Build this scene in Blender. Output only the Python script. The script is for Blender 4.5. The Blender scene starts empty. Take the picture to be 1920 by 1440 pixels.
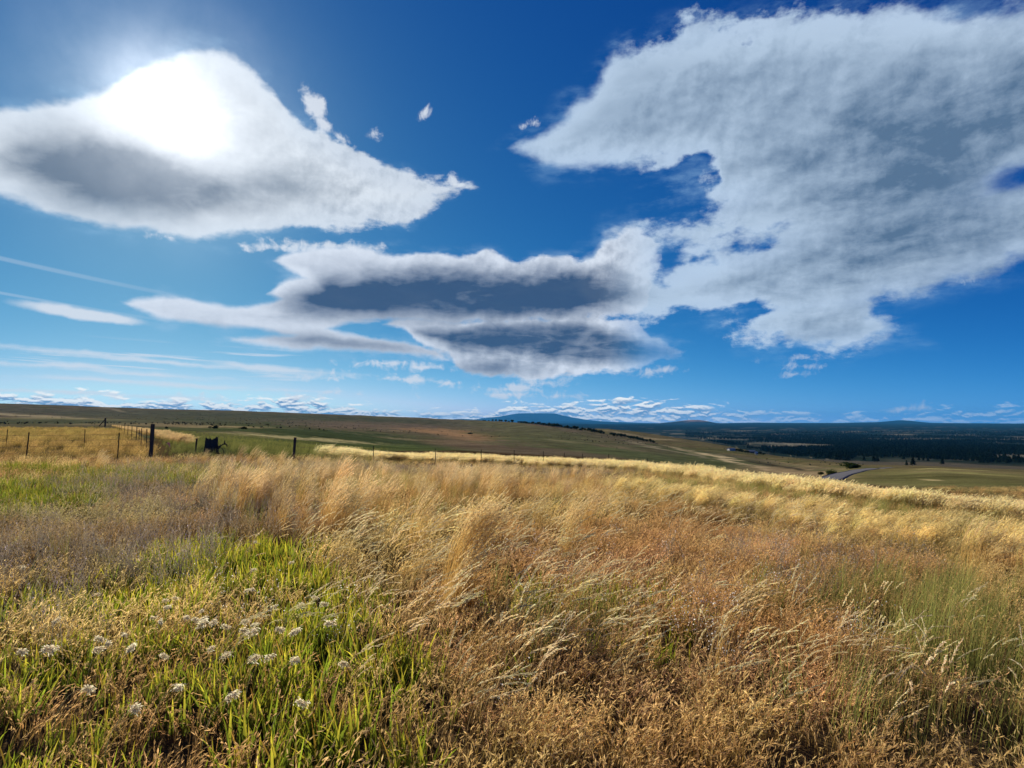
import bpy, math, random
import numpy as np
from mathutils import Vector, Matrix
sc = bpy.context.scene
random.seed(7); rng = np.random.default_rng(11)

# ---------------------------------------------------------------- camera
CAM_Z = 1.65; FPX = 1104.0; HORIZON = 790.0
PITCH = math.atan((HORIZON-720.0)/FPX)
cam_d = bpy.data.cameras.new("camera"); cam = bpy.data.objects.new("camera", cam_d)
sc.collection.objects.link(cam)
cam_d.sensor_fit = 'HORIZONTAL'; cam_d.sensor_width = 36.0
cam_d.lens = 36.0*FPX/1920.0
cam_d.clip_start = 0.05; cam_d.clip_end = 300000.0
cam.location = (0, 0, CAM_Z); cam.rotation_euler = (math.pi/2+PITCH, 0, 0)
sc.camera = cam

def ray(px, py):
    """world direction seen at photo pixel (px, py), with y component 1"""
    a = (px-960.0)/FPX; b = (720.0-py)/FPX
    y = math.cos(PITCH)-b*math.sin(PITCH); z = math.sin(PITCH)+b*math.cos(PITCH)
    return a/y, 1.0, z/y
def at(px, py, Y):
    d = ray(px, py); return (d[0]*Y, Y, CAM_Z+d[2]*Y)
def proj(x, y, z):
    """numpy projection to photo pixels"""
    dz = z-CAM_Z
    f = y*math.cos(PITCH)+dz*math.sin(PITCH); u = -y*math.sin(PITCH)+dz*math.cos(PITCH)
    f = np.maximum(f, 1e-3)
    return 960+FPX*x/f, 720-FPX*u/f

# ---------------------------------------------------------------- sun, sky
sdir = Vector(ray(312, 215)).normalized()
SUN_AZ = math.atan2(sdir.x, sdir.y); SUN_EL = math.asin(sdir.z)
sun_d = bpy.data.lights.new("sun", 'SUN'); sun = bpy.data.objects.new("sun", sun_d)
sc.collection.objects.link(sun)
sun_d.energy = 5.0; sun_d.angle = math.radians(0.5); sun_d.color = (1.0, 0.90, 0.74)
sun.rotation_euler = (-sdir).to_track_quat('-Z', 'Y').to_euler()
sc.view_settings.view_transform = 'Standard'; sc.view_settings.look = 'None'
sc.view_settings.gamma = 1.0; sc.view_settings.exposure = 0.4

W = bpy.data.worlds.new("World"); sc.world = W; W.use_nodes = True
wt = W.node_tree; wt.nodes.clear()
W.cycles.sampling_method = 'MANUAL'; W.cycles.sample_map_resolution = 512

class G:
    """tiny expression helper over a shader node tree"""
    def __init__(s, t): s.t = t
    def inp(s, sock, v):
        if hasattr(v, 'links'): s.t.links.new(v, sock)
        elif isinstance(v, (tuple, list)) and sock.type == 'RGBA' and len(v) == 3: sock.default_value = (*v, 1)
        else: sock.default_value = v
    def m(s, op, a, b=0.0, c=None, clamp=False):
        n = s.t.nodes.new('ShaderNodeMath'); n.operation = op; n.use_clamp = clamp
        s.inp(n.inputs[0], a); s.inp(n.inputs[1], b)
        if c is not None: s.inp(n.inputs[2], c)
        return n.outputs[0]
    def add(s, a, b): return s.m('ADD', a, b)
    def sub(s, a, b): return s.m('SUBTRACT', a, b)
    def mul(s, a, b): return s.m('MULTIPLY', a, b)
    def div(s, a, b): return s.m('DIVIDE', a, b)
    def mn(s, a, b): return s.m('MINIMUM', a, b)
    def mx(s, a, b): return s.m('MAXIMUM', a, b)
    def smax(s, a, b, k): return s.m('SMOOTH_MAX', a, b, k)
    def v(s, op, a, b=None, sc_=None, out=0):
        n = s.t.nodes.new('ShaderNodeVectorMath'); n.operation = op
        s.inp(n.inputs[0], a)
        if b is not None: s.inp(n.inputs[1], b)
        if sc_ is not None: s.inp(n.inputs[3], sc_)
        return n.outputs[out]
    def xyz(s, x, y, z=0.0):
        n = s.t.nodes.new('ShaderNodeCombineXYZ')
        for k, q in enumerate((x, y, z)): s.inp(n.inputs[k], q)
        return n.outputs[0]
    def sep(s, a):
        n = s.t.nodes.new('ShaderNodeSeparateXYZ'); s.inp(n.inputs[0], a); return n.outputs
    def step(s, x, lo, hi, tlo=0.0, thi=1.0, kind='SMOOTHSTEP'):
        n = s.t.nodes.new('ShaderNodeMapRange'); n.interpolation_type = kind; n.clamp = True
        for k, q in enumerate((x, lo, hi, tlo, thi)): s.inp(n.inputs[k], q)
        return n.outputs[0]
    def noise(s, vec, scale, detail=4, rough=0.55, out=0, dim='3D', dist=0.0):
        n = s.t.nodes.new('ShaderNodeTexNoise'); n.noise_dimensions = dim
        s.inp(n.inputs['Vector'], vec); s.inp(n.inputs['Scale'], scale)
        n.inputs['Detail'].default_value = detail; n.inputs['Roughness'].default_value = rough
        n.inputs['Distortion'].default_value = dist
        return n.outputs[out]
    def mix(s, f, a, b, mode='MIX'):
        n = s.t.nodes.new('ShaderNodeMix'); n.data_type = 'RGBA'; n.blend_type = mode
        s.inp(n.inputs[0], f); s.inp(n.inputs[6], a); s.inp(n.inputs[7], b)
        return n.outputs[2]
    def curve(s, x, pts):
        n = s.t.nodes.new('ShaderNodeFloatCurve'); s.inp(n.inputs['Value'], x)
        c = n.mapping.curves[0]; n.mapping.use_clip = False
        pts = sorted(pts)
        c.points[0].location = pts[0]; c.points[1].location = pts[-1]
        for p in pts[1:-1]: c.points.new(*p)
        for p in c.points: p.handle_type = 'AUTO_CLAMPED'
        n.mapping.update(); return n.outputs[0]

w = G(wt)
dirn = wt.nodes.new('ShaderNodeTexCoord').outputs['Generated']
dirn = w.v('NORMALIZE', dirn)
dx, dy, dz = w.sep(dirn)
az = w.m('ARCTAN2', dx, dy); el = w.m('ARCSINE', dz)
AZ0, AZW, ELH = math.radians(-65), math.radians(130), math.radians(60)
def st(px, py):
    d = Vector(ray(px, py)).normalized()
    return (math.atan2(d.x, d.y)-AZ0)/AZW, math.asin(d.z)/ELH
UP = 1104*ELH            # photo pixels (roughly) in one unit of t
ASP = AZW/ELH
S0 = w.div(w.sub(az, AZ0), AZW); T0 = w.div(el, ELH)
# cloud textures live on a flat layer high overhead, so they flatten to the horizon
hz = w.div(1.0, w.add(w.mx(dz, 0.0), 0.12))
plane = w.xyz(w.mul(dx, hz), w.mul(dy, hz), 0.0)
sky_iso = w.xyz(w.mul(S0, ASP), T0, 0.0)
# domain warp
wn = w.noise(sky_iso, 9.0, 5, 0.6, out=1)
wv = w.v('SUBTRACT', wn, (0.5, 0.5, 0.5))
wx, wy, _ = w.sep(wv)
S = w.add(S0, w.mul(wx, 0.016)); T = w.add(T0, w.mul(wy, 0.022))
P2 = w.xyz(w.mul(S, ASP), T, 0.0)
n_edge = w.sub(w.noise(plane, 3.2, 8, 0.62, dist=0.3), 0.5)      # billow
n_fine = w.sub(w.noise(sky_iso, 38.0, 6, 0.65, dist=0.5), 0.5)
big = w.sub(w.noise(w.v('MULTIPLY', sky_iso, (0.75, 1.25, 1)), 15.0, 10, 0.60), 0.5)
n_rag = w.mul(big, 1.5)
body = w.sub(w.noise(w.v('MULTIPLY', w.xyz(w.add(w.mul(S, ASP), w.mul(T, 0.7)), w.sub(T, w.mul(w.mul(S, ASP), 0.30)), 0), (3.0, 11.0, 1.0)), 1.0, 8, 0.52), 0.5)
emb = w.mul(w.sub(w.noise(w.v('ADD', P2, (-0.006, 0.009, 0)), 17.0, 7, 0.6), w.noise(P2, 17.0, 7, 0.6)), 2.6)   # folds lit from the sun's side
wisp = w.noise(w.v('MULTIPLY', w.xyz(w.add(w.mul(S, ASP), w.mul(T, 0.9)), w.sub(T, w.mul(S, 0.55)), 0), (7.0, 34.0, 1.0)), 1.0, 5, 0.6)
wisp = w.sub(wisp, 0.5)

def band(top, bot):
    """signed height inside a cloud outline, in photo pixels"""
    a = w.curve(S, [st(*p) for p in top]); b = w.curve(S, [st(*p) for p in bot])
    f = w.mul(w.mn(w.sub(a, T), w.sub(T, b)), UP)
    s0, s1 = st(*top[0])[0], st(*top[-1])[0]
    ends = w.mul(w.mn(w.sub(S, s0), w.sub(s1, S)), UP*ASP*0.5)
    return w.mn(f, ends)
def ell(px, py, rx, ry, rot=0.0):
    """signed distance-like field of an ellipse, in photo pixels"""
    n = wt.nodes.new('ShaderNodeMapping'); n.vector_type = 'TEXTURE'
    s, t = st(px, py); wt.links.new(P2, n.inputs['Vector'])
    n.inputs['Location'].default_value = (s*ASP, t, 0); n.inputs['Rotation'].default_value = (0, 0, math.radians(rot))
    k = 1.0/UP; ca = math.cos(AZ0+s*AZW)
    n.inputs['Scale'].default_value = (rx*ca*ca*k, ry*ca*k, 1.0)
    L = w.v('LENGTH', n.outputs[0], out=1)
    return w.mul(w.sub(1.0, L), min(rx, ry)*ca)
def union(lst, k=14.0):
    r = lst[0]
    for q in lst[1:]: r = w.smax(r, q, k)
    return r
def alpha(f, amp, soft, tex): return w.step(w.add(f, w.mul(tex, amp)), -soft, soft)

# --- the long lens cloud under the sun
c1 = union([band([(-420,200),(-200,215),(0,208),(110,196),(200,170),(300,120),(430,110),(500,165),(550,232),(600,258),(650,288),(700,318),(750,334),(800,345),(838,355)],
                 [(-420,230),(-200,320),(0,368),(50,384),(100,396),(150,405),(200,412),(250,424),(300,432),(350,440),(400,442),(450,439),(500,430),(550,422),(600,417),(650,413),(700,406),(750,402),(780,396),(805,378),(838,356)])])
n_a1 = w.add(n_rag, w.mul(wisp, 0.3))
a1 = alpha(w.add(c1, w.step(S0, st(500,300)[0], st(760,300)[0], 2.0, 13.0)), w.step(S0, st(400,300)[0], st(620,300)[0], 30.0, 66.0), 8, n_a1)
d1 = band([(5,292),(30,275),(75,256),(150,253),(225,262),(275,275),(325,292),(375,308),(450,315),(525,328),(620,358)],
          [(5,298),(50,332),(100,356),(150,376),(200,390),(250,400),(300,402),(350,400),(450,390),(525,382),(620,364)])
k1 = w.mul(w.step(w.add(d1, w.mul(body, 50)), -44, 46), w.step(S0, st(160,300)[0], st(640,300)[0], 1.0, 0.38))
# --- the dark centred stack
c2 = union([
 band([(518,486),(540,474),(575,466),(620,463),(680,468),(710,477),(780,474),(830,474),(880,480),(915,473),(960,484),(1000,482),(1050,487),(1090,486),(1110,472),(1135,448),(1190,430),(1235,460)],
      [(518,488),(545,505),(575,524),(600,560),(650,600),(750,598),(850,605),(1000,606),(1100,600),(1180,592),(1210,575),(1235,480)]),
 band([(505,546),(530,528),(570,520),(620,525),(700,560)], [(505,549),(540,566),(600,596),(660,600),(700,580)]),
 band([(232,565),(260,559),(300,557),(350,560),(400,567),(440,571),(500,568),(540,560),(600,560),(650,588),(710,601)],
      [(232,568),(270,585),(300,597),(350,603),(400,605),(450,612),(500,620),(540,628),(580,626),(610,616),(650,604),(710,602)]),
 band([(438,633),(500,629),(550,624),(600,613),(640,618),(700,630),(760,640),(830,650)], [(438,635),(500,645),(560,650),(620,652),(680,656),(740,661),(790,666),(830,668)]),
 band([(715,607),(760,598),(800,600),(900,600),(1000,596),(1100,586),(1150,598),(1190,604),(1203,625),(1230,645),(1290,658)],
      [(715,608),(765,620),(780,640),(800,655),(845,665),(860,690),(880,701),(930,704),(1000,700),(1100,697),(1180,690),(1230,675),(1290,660)]),
 ], 8.0)
a2 = alpha(c2, w.step(S0, st(560,560)[0], st(1100,560)[0], 14.0, 56.0), 6, n_rag)
d2 = band([(540,562),(580,545),(620,530),(680,522),(740,516),(800,506),(860,504),(900,516),(960,512),(1000,509),(1080,512),(1150,520),(1195,545)],
          [(540,568),(600,586),(660,598),(720,601),(800,604),(900,604),(1000,600),(1080,591),(1150,577),(1195,556)])
d3 = union([band([(785,620),(840,612),(900,611),(960,605),(1040,602),(1100,608),(1150,627),(1200,647),(1255,661)],
          [(785,625),(850,650),(900,660),(980,664),(1040,672),(1120,679),(1200,673),(1255,663)]),
          ell(912, 692, 58, 9, 0), ell(640, 641, 105, 7, -4)], 4)
k2 = w.mx(w.step(w.add(d2, w.mul(n_rag, 30)), -34, 34), w.mul(w.step(w.add(d3, w.mul(n_rag, 18)), -20, 14), 0.85))
# --- the great cloud on the right
c3 = union([
 band([(972,276),(1000,254),(1040,226),(1070,200),(1110,165),(1180,90),(1400,40),(1700,20),(2000,30),(2300,60)],
      [(972,279),(1000,294),(1030,307),(1080,309),(1130,304),(1200,301),(1260,303),(1300,299),(1325,303),(1365,420),(1400,560),(1430,585),(1500,600),(1580,590),(1650,556),(1700,548),(1740,532),(1800,512),(1850,498),(1920,472),(2000,450),(2300,400)]),
 band([(1085,488),(1110,470),(1125,452),(1150,436),(1190,430),(1240,424),(1260,402),(1290,400),(1322,372),(1345,335),(1375,290),(1520,290)],
      [(1085,540),(1130,578),(1200,597),(1240,590),(1300,583),(1380,581),(1420,574),(1460,590),(1520,600)]),
 band([(1355,612),(1400,598),(1440,575),(1500,550),(1600,556),(1650,588),(1690,626)], [(1355,616),(1390,638),(1450,643),(1540,647),(1610,646),(1645,634),(1690,629)]),
 ell(1292, 350, 58, 20, 14), ell(1715, 530, 70, 13, 8)], 10.0)
hole = union([ell(1254, 484, 34, 34, 20), ell(1318, 482, 40, 15, 10), ell(1382, 468, 30, 8, 4), ell(1925, 326, 40, 10, 8), ell(1240, 395, 90, 30, 0)], 6)
c3 = w.mn(c3, w.mul(w.add(hole, w.mul(n_rag, 30)), -1.0))
a3 = alpha(c3, w.mul(w.step(S0, st(1120,400)[0], st(1260,400)[0], 44.0, 125.0), w.step(S0, st(1480,400)[0], st(1800,400)[0], 1.0, 0.5)), 13, w.add(n_rag, w.mul(body, 0.5)))
g3 = w.add(w.add(w.step(w.add(ell(1760, 400, 330, 140, 12), w.mul(n_edge, 220)), -110, 190, 0, 0.8),
      w.step(w.add(ell(1530, 250, 260, 70, -8), w.mul(n_edge, 150)), -90, 110, 0, 0.4)),
      w.add(w.step(w.add(ell(1900, 230, 240, 130, 0), w.mul(n_edge, 180)), -110, 170, 0, 0.4), w.step(w.add(ell(1540, 628, 110, 14, 0), w.mul(n_rag, 16)), -10, 16, 0, 0.5)))
k3 = w.m('ADD', g3, w.add(w.mul(body, 1.4), w.mul(emb, 0.5)), clamp=True)
# --- small clouds: (px, py, rx, ry, rot)
small = [(155,589,104,11,-4),(545,462,80,9,4),(600,459,90,7,0),(505,463,35,6,10),(590,200,34,20,-40),(605,235,22,14,-30),(800,212,12,8,30),(855,340,16,9,-30),(1000,228,18,10,20),(640,258,18,6,-20),
         (1505,671,28,4,0),(1480,702,24,3.5,0),(1500,688,20,3,0),(735,682,42,5,-2),(790,690,26,3,0),(1240,697,50,7,3),(612,709,36,3.5,0),(1732,764,24,4,0),
         (1035,718,42,8,3),(940,729,80,6,-2),(790,714,80,4,-4),(960,741,50,4,-3),(1060,742,40,4,0),(650,738,50,3.5,-2),(540,745,60,3,0),(330,445,30,5,0),(700,250,10,5,0),(1780,528,18,3,0),(1395,636,30,6,0)]
lens_a = alpha(ell(*small[0]), 5, 3, n_rag)
cs = union([ell(*q) for q in small[1:]], 2.0)
asm = w.mx(alpha(w.sub(cs, 3.0), 40, 6, w.add(n_fine, w.mul(n_rag, 0.5))), lens_a)
# --- streaks low on the left
streak_n = w.noise(w.xyz(w.mul(S0, 13.0), w.mul(w.add(T0, w.mul(S0, 0.035)), 150.0), 3.3), 1.0, 4, 0.55)
zone = w.mul(w.mul(w.step(T0, st(300,742)[1], st(300,728)[1]), w.step(T0, st(300,634)[1], st(300,660)[1])), w.step(S0, st(480,700)[0], st(640,700)[0], 1, 0))
ell_s = union([ell(330, 681, 230, 4, -2.5), ell(480, 687, 92, 6.5, -3), ell(110, 688, 190, 4, -2.5), ell(270, 703, 130, 3, -2), ell(330, 722, 170, 2.5, -2), ell(60, 657, 50, 2.5, -4), ell(120, 736, 140, 2.2, -2)], 2.0)
a_st = w.mx(w.mul(w.step(streak_n, 0.55, 0.66), w.mul(zone, 0.8)), alpha(ell_s, 8, 4, w.add(n_rag, w.sub(streak_n, 0.5))))
# --- cumulus row on the horizon
cumtop = w.curve(S0, [st(-900,748), st(-300,745), st(0,737), st(90,738), st(180,744), st(260,748), st(340,750), st(440,752), st(500,750), st(540,742), st(580,748), st(640,758), st(720,768), st(800,772), st(880,773), st(930,766), st(955,754), st(1010,758), st(1100,756), st(1190,746), st(1250,755), st(1330,762), st(1420,770), st(1500,772), st(1600,778), st(1690,778), st(1760,768), st(1840,765), st(1920,766), st(2300,768)])
cn = w.noise(w.v('MULTIPLY', w.xyz(w.mul(S0, ASP), T0, 0.0), (30.0, 105.0, 1.0)), 1.0, 7, 0.6, dist=0.35)
cn2 = w.noise(w.v('MULTIPLY', w.xyz(w.mul(S0, ASP), w.add(T0, 0.003), 0.0), (30.0, 105.0, 1.0)), 1.0, 7, 0.6, dist=0.35)
fc = w.mul(w.sub(cumtop, T0), UP)
thr = w.step(S0, st(600,760)[0], st(1500,760)[0], 0.0, 0.035)
a_cu = w.mul(w.step(w.add(w.mul(w.sub(cn, w.add(0.48, thr)), 45), w.mn(w.mul(fc, 0.5), 5.0)), 0.0, 5.0), w.step(T0, st(900,800)[1], st(900,786)[1], 0.0, 1.0))
k_cu = w.step(w.sub(cn2, cn), -0.06, 0.05, 0.0, 1.0)
k_cu = w.mul(k_cu, w.step(fc, 0.0, 9.0, 0.3, 1.0))

# --- contrails
def trail(p, q, wd):
    (s0, t0), (s1, t1) = st(*p), st(*q)
    line = w.add(w.mul(w.sub(S0, s0), (t1-t0)/(s1-s0)), t0)
    d = w.m('ABSOLUTE', w.mul(w.sub(T0, line), UP))
    return w.mul(w.step(d, wd*0.3, wd, 1, 0), w.step(S0, s0, s1, 0.9, 0.35))
a_tr = w.mx(w.mul(trail((0,484),(360,560),4.5), w.step(S0, st(370,560)[0], st(330,560)[0])), w.mul(trail((0,549),(340,606),3), w.step(S0, st(350,600)[0], st(300,600)[0])))
a_tr = w.mul(a_tr, 0.2)

# --- clear sky
sky = wt.nodes.new('ShaderNodeTexSky'); sky.sky_type = 'NISHITA'; sky.sun_disc = False
sky.sun_elevation = SUN_EL; sky.sun_rotation = SUN_AZ
sky.air_density = 1.0; sky.dust_density = 0.3; sky.ozone_density = 2.0; sky.altitude = 700
cosang = w.v('DOT_PRODUCT', dirn, tuple(sdir), out=1)
sr, sg, sb = w.sep(sky.outputs[0])
def expo(x): return w.m('EXPONENT', x)
eh = expo(w.mul(w.mx(el, -0.05), -8.0))
clear = w.xyz(
    expo(w.add(w.mul(w.m('LOGARITHM', w.mn(sr, 12.0), math.e), 1.753), w.add(w.mul(cosang, 1.478), -6.926+2.303))),
    expo(w.add(w.mul(w.m('LOGARITHM', w.mn(sg, 14.0), math.e), 1.184), w.add(w.mul(cosang, 0.306), -3.871+2.303))),
    expo(w.add(w.mul(w.m('LOGARITHM', w.mn(sb, 20.0), math.e), 0.608), w.add(w.mul(eh, 0.585), -2.079+2.303))))
hzn = expo(w.mul(w.mx(el, 0.0), -20.0))
clear = w.v('MULTIPLY', clear, w.xyz(w.add(1.0, w.mul(hzn, 1.9)), w.add(1.0, w.mul(hzn, 0.85)), w.add(1.0, w.mul(hzn, 0.5))))
# --- put together (values are radiance before the background strength of 0.1)
glare = w.m('POWER', w.mx(cosang, 0.0), 260.0); glare2 = w.m('POWER', w.mx(cosang, 0.0), 26.0)
lit = w.mix(w.step(cosang, 0.45, 0.98), (5.2, 6.1, 7.7), (8.0, 8.5, 9.2))
def over(base, a, k, dark, bright=None):
    return w.mix(a, base, w.mix(k, bright if bright is not None else lit, dark))
veil_n = w.step(w.noise(w.v('MULTIPLY', sky_iso, (0.6, 1.6, 1)), 21.0, 8, 0.62), 0.42, 0.72)
def veil(f, amt, reach): return w.mul(w.step(w.add(f, w.mul(n_rag, 50)), -reach, 10), w.mul(veil_n, amt))
mod = w.step(w.noise(plane, 5.0, 6, 0.6, dist=0.4), 0.3, 0.7)           # slow brightness changes in the cloud body
col = clear
col = w.mix(a_tr, col, lit)
col = over(col, w.mul(a_cu, w.step(S0, st(1250,760)[0], st(1450,760)[0], 0.95, 0.42)), k_cu, (1.9, 3.4, 5.8), (10.5, 10.8, 10.6))
col = over(col, w.mul(a_st, 0.75), 0.12, (2.6, 3.6, 5.2))
col = over(col, w.mul(asm, 0.85), 0.12, (2.6, 3.6, 5.2))
th3 = w.mul(w.step(c3, 0.0, 60.0, 0.0, 0.6), w.sub(1.0, w.mul(mod, 0.55)))
col = over(col, w.mx(veil(c3, 0.42, 46), veil(c1, 0.42, 34)), 0.0, (2.6, 3.6, 5.2), (3.2, 5.6, 8.2))
col = over(col, veil(c2, 0.45, 26), 0.0, (2.6, 3.6, 5.2), (4.2, 6.2, 8.4))
col = over(col, w.mul(a3, w.step(c3, -5.0, 40.0, 0.86, 0.985)), w.m('ADD', w.mul(k3, 0.80), w.mul(th3, 0.8), clamp=True), (0.98, 1.75, 2.9), (5.3, 6.7, 8.4))
th2 = w.mul(w.step(c2, 0.0, 36.0, 0.0, 0.34), w.sub(1.0, w.mul(mod, 0.6)))
a2 = w.mul(a2, w.step(S, st(1120,500)[0], st(1235,500)[0], 1.0, 0.25))
col = over(col, w.mul(a2, 0.95), w.m('ADD', w.mul(k2, w.add(0.86, w.mul(body, 0.75))), w.add(th2, w.mul(emb, w.mul(w.sub(0.75, w.mul(k2, 0.65)), w.step(S0, st(600,560)[0], st(1050,560)[0], 0.25, 1.0)))), clamp=True), (0.42, 0.88, 1.85), (7.2, 7.9, 9.0))
th1 = w.m('ADD', w.mul(w.step(c1, 0.0, 60.0, 0.0, 0.35), w.sub(1.0, w.mul(mod, 0.7))), w.mul(body, 0.35), clamp=True)
col = over(col, w.mul(a1, w.step(c1, -5.0, 50.0, 0.84, 0.98)), w.m('ADD', w.mul(k1, 0.97), w.add(th1, w.mul(emb, w.step(S0, st(400,300)[0], st(700,300)[0], 0.15, 0.6))), clamp=True), (1.0, 1.6, 2.45), (7.4, 8.1, 8.9))
rays_ = w.add(0.25, w.mul(w.noise(sky_iso, 14.0, 8, 0.6), 1.5))
gl = w.mul(w.m('POWER', w.mx(cosang, 0.0), 420.0), w.mul(rays_, w.sub(7.0, w.mul(k1, 4.0)))); gl2 = w.add(w.mul(w.mul(w.m('POWER', w.mx(cosang, 0.0), 110.0), 2.2), rays_), w.mul(glare2, 0.22))
gsum = w.add(gl, gl2)
col = w.v('ADD', col, w.xyz(gsum, gsum, gsum))
# below the horizon
bg = wt.nodes.new('ShaderNodeBackground'); bg.inputs['Strength'].default_value = 0.0758
wt.links.new(col, bg.inputs['Color'])
wo = wt.nodes.new('ShaderNodeOutputWorld'); wt.links.new(bg.outputs[0], wo.inputs['Surface'])
sc.cycles.max_bounces = 5; sc.cycles.diffuse_bounces = 2; sc.cycles.glossy_bounces = 1
sc.cycles.transmission_bounces = 3; sc.cycles.transparent_max_bounces = 6; sc.cycles.volume_bounces = 0

# ---------------------------------------------------------------- helpers
def hashn(ix, iy, seed):
    h = (ix.astype(np.int64)*374761393+iy.astype(np.int64)*668265263+seed*1442695041) & 0xffffffff
    h = ((h ^ (h >> 13))*1274126177) & 0xffffffff
    return ((h ^ (h >> 16)) & 0xffff)/65535.0
def vnoise(x, y, seed=0):
    ix = np.floor(x); iy = np.floor(y); fx = x-ix; fy = y-iy
    fx = fx*fx*(3-2*fx); fy = fy*fy*(3-2*fy)
    a = hashn(ix, iy, seed); b = hashn(ix+1, iy, seed); c = hashn(ix, iy+1, seed); d = hashn(ix+1, iy+1, seed)
    return (a*(1-fx)+b*fx)*(1-fy)+(c*(1-fx)+d*fx)*fy
def fbm(x, y, seed=0, o=4):
    r = 0; a = 0.5
    for k in range(o): r = r+a*vnoise(x*2**k, y*2**k, seed+k*17); a *= 0.5
    return r/(1-0.5**o)
def mesh_from(name, v, f, mat, col=None, smooth=False, parent=None, link=True, loops=None):
    me = bpy.data.meshes.new(name)
    v = np.asarray(v, dtype=np.float32)
    me.from_pydata(v.tolist(), [], f) if not isinstance(f, np.ndarray) else _fast(me, v, f)
    if col is not None:
        at_ = me.color_attributes.new("col", 'FLOAT_COLOR', 'POINT')
        c = np.ones((len(v), 4), np.float32); c[:, :3] = col
        at_.data.foreach_set("color", c.ravel())
    if smooth: me.polygons.foreach_set("use_smooth", [True]*len(me.polygons))
    if mat: me.materials.append(mat)
    me.update()
    o = bpy.data.objects.new(name, me)
    if link: sc.collection.objects.link(o)
    if parent: o.parent = parent
    return o
def _fast(me, v, f):
    me.vertices.add(len(v)); me.vertices.foreach_set("co", v.ravel())
    n, k = f.shape
    me.loops.add(n*k); me.loops.foreach_set("vertex_index", f.astype(np.int32).ravel())
    me.polygons.add(n); me.polygons.foreach_set("loop_start", np.arange(0, n*k, k, dtype=np.int32))
    me.polygons.foreach_set("loop_total", np.full(n, k, np.int32)); me.update(calc_edges=True)
def tag(o, label=None, cat=None, group=None, kind=None):
    for k, q in (("label", label), ("category", cat), ("group", group), ("kind", kind)):
        if q: o[k] = q
    return o
def empty(name, loc, label, cat, group=None, rz=0.0):
    o = bpy.data.objects.new(name, None); sc.collection.objects.link(o)
    o.empty_display_size = 0.2; o.location = loc; o.rotation_euler = (0, 0, rz)
    return tag(o, label, cat, group)
def copy_tree(o, parent=None):
    c = o.copy(); sc.collection.objects.link(c); c.parent = parent
    for ch in o.children: copy_tree(ch, c)
    return c
class MB:
    def __init__(s): s.v = []; s.f = []; s.c = []
    def add(s, v, f, col=(1, 1, 1)):
        n = len(s.v); s.v += [tuple(p) for p in v]; s.f += [tuple(i+n for i in q) for q in f]; s.c += [tuple(col)]*len(v)
    def tube(s, pts, rad, n=6, col=(1, 1, 1)):
        pts = [Vector(p) for p in pts]; v = []; f = []
        for i, p in enumerate(pts):
            d = (pts[min(i+1, len(pts)-1)]-pts[max(i-1, 0)]).normalized()
            a = d.orthogonal().normalized() if i == 0 else (a-d*a.dot(d)).normalized()
            b = d.cross(a); r = rad[i] if isinstance(rad, (list, tuple)) else rad
            for k in range(n):
                t = 2*math.pi*k/n; v.append(p+(a*math.cos(t)+b*math.sin(t))*r)
        for i in range(len(pts)-1):
            for k in range(n): f.append((i*n+k, i*n+(k+1) % n, (i+1)*n+(k+1) % n, (i+1)*n+k))
        f.append(tuple(range(n-1, -1, -1))); f.append(tuple((len(pts)-1)*n+k for k in range(n)))
        s.add(v, f, col)
    def box(s, c, sz, rz=0.0, col=(1, 1, 1), tilt=(0, 0)):
        m = Matrix.Translation(c) @ Matrix.Rotation(rz, 4, 'Z') @ Matrix.Rotation(tilt[0], 4, 'X') @ Matrix.Rotation(tilt[1], 4, 'Y')
        v = [m @ Vector((x*sz[0]/2, y*sz[1]/2, z*sz[2]/2)) for z in (-1, 1) for y in (-1, 1) for x in (-1, 1)]
        s.add(v, [(0, 2, 3, 1), (4, 5, 7, 6), (0, 1, 5, 4), (2, 6, 7, 3), (0, 4, 6, 2), (1, 3, 7, 5)], col)
    def build(s, name, mat, parent=None, smooth=False):
        return mesh_from(name, s.v, s.f, mat, s.c, smooth, parent)

# ---------------------------------------------------------------- materials
def new_mat(name):
    m = bpy.data.materials.new(name); m.use_nodes = True; m.node_tree.nodes.clear(); g = G(m.node_tree)
    o = m.node_tree.nodes.new('ShaderNodeOutputMaterial'); return m, g, o
def attr(g, name, kind='GEOMETRY', out='Color'):
    n = g.t.nodes.new('ShaderNodeAttribute'); n.attribute_type = kind; n.attribute_name = name; return n.outputs[out]
def pbsdf(g, col, rough=0.9, normal=None, spec=0.0):
    n = g.t.nodes.new('ShaderNodeBsdfPrincipled'); g.inp(n.inputs['Base Color'], col)
    g.inp(n.inputs['Roughness'], rough); n.inputs['Specular IOR Level'].default_value = spec
    if normal is not None: g.t.links.new(normal, n.inputs['Normal'])
    return n.outputs[0]
def bump(g, h, strength, dist):
    n = g.t.nodes.new('ShaderNodeBump'); n.inputs['Strength'].default_value = strength
    n.inputs['Distance'].default_value = dist; g.t.links.new(h, n.inputs['Height']); return n.outputs[0]
def simple_mat(name, col, noise_sc=12.0, var=0.35, rough=0.85, vcol=False, stretch=(1, 1, 1)):
    m, g, o = new_mat(name)
    co = g.t.nodes.new('ShaderNodeTexCoord').outputs['Object']
    co = g.v('MULTIPLY', co, stretch)
    n = g.noise(co, noise_sc, 5, 0.6)
    f = g.step(n, 0.25, 0.75, 1-var, 1+var, 'LINEAR')
    base = (*col, 1)
    if vcol: base = g.mix(1.0, attr(g, 'col'), base, 'MULTIPLY')
    c = g.mix(1.0, base, g.xyz(f, f, f), 'MULTIPLY')
    g.t.links.new(pbsdf(g, c, rough, bump(g, n, 0.4, 0.02)), o.inputs[0]); return m
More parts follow.
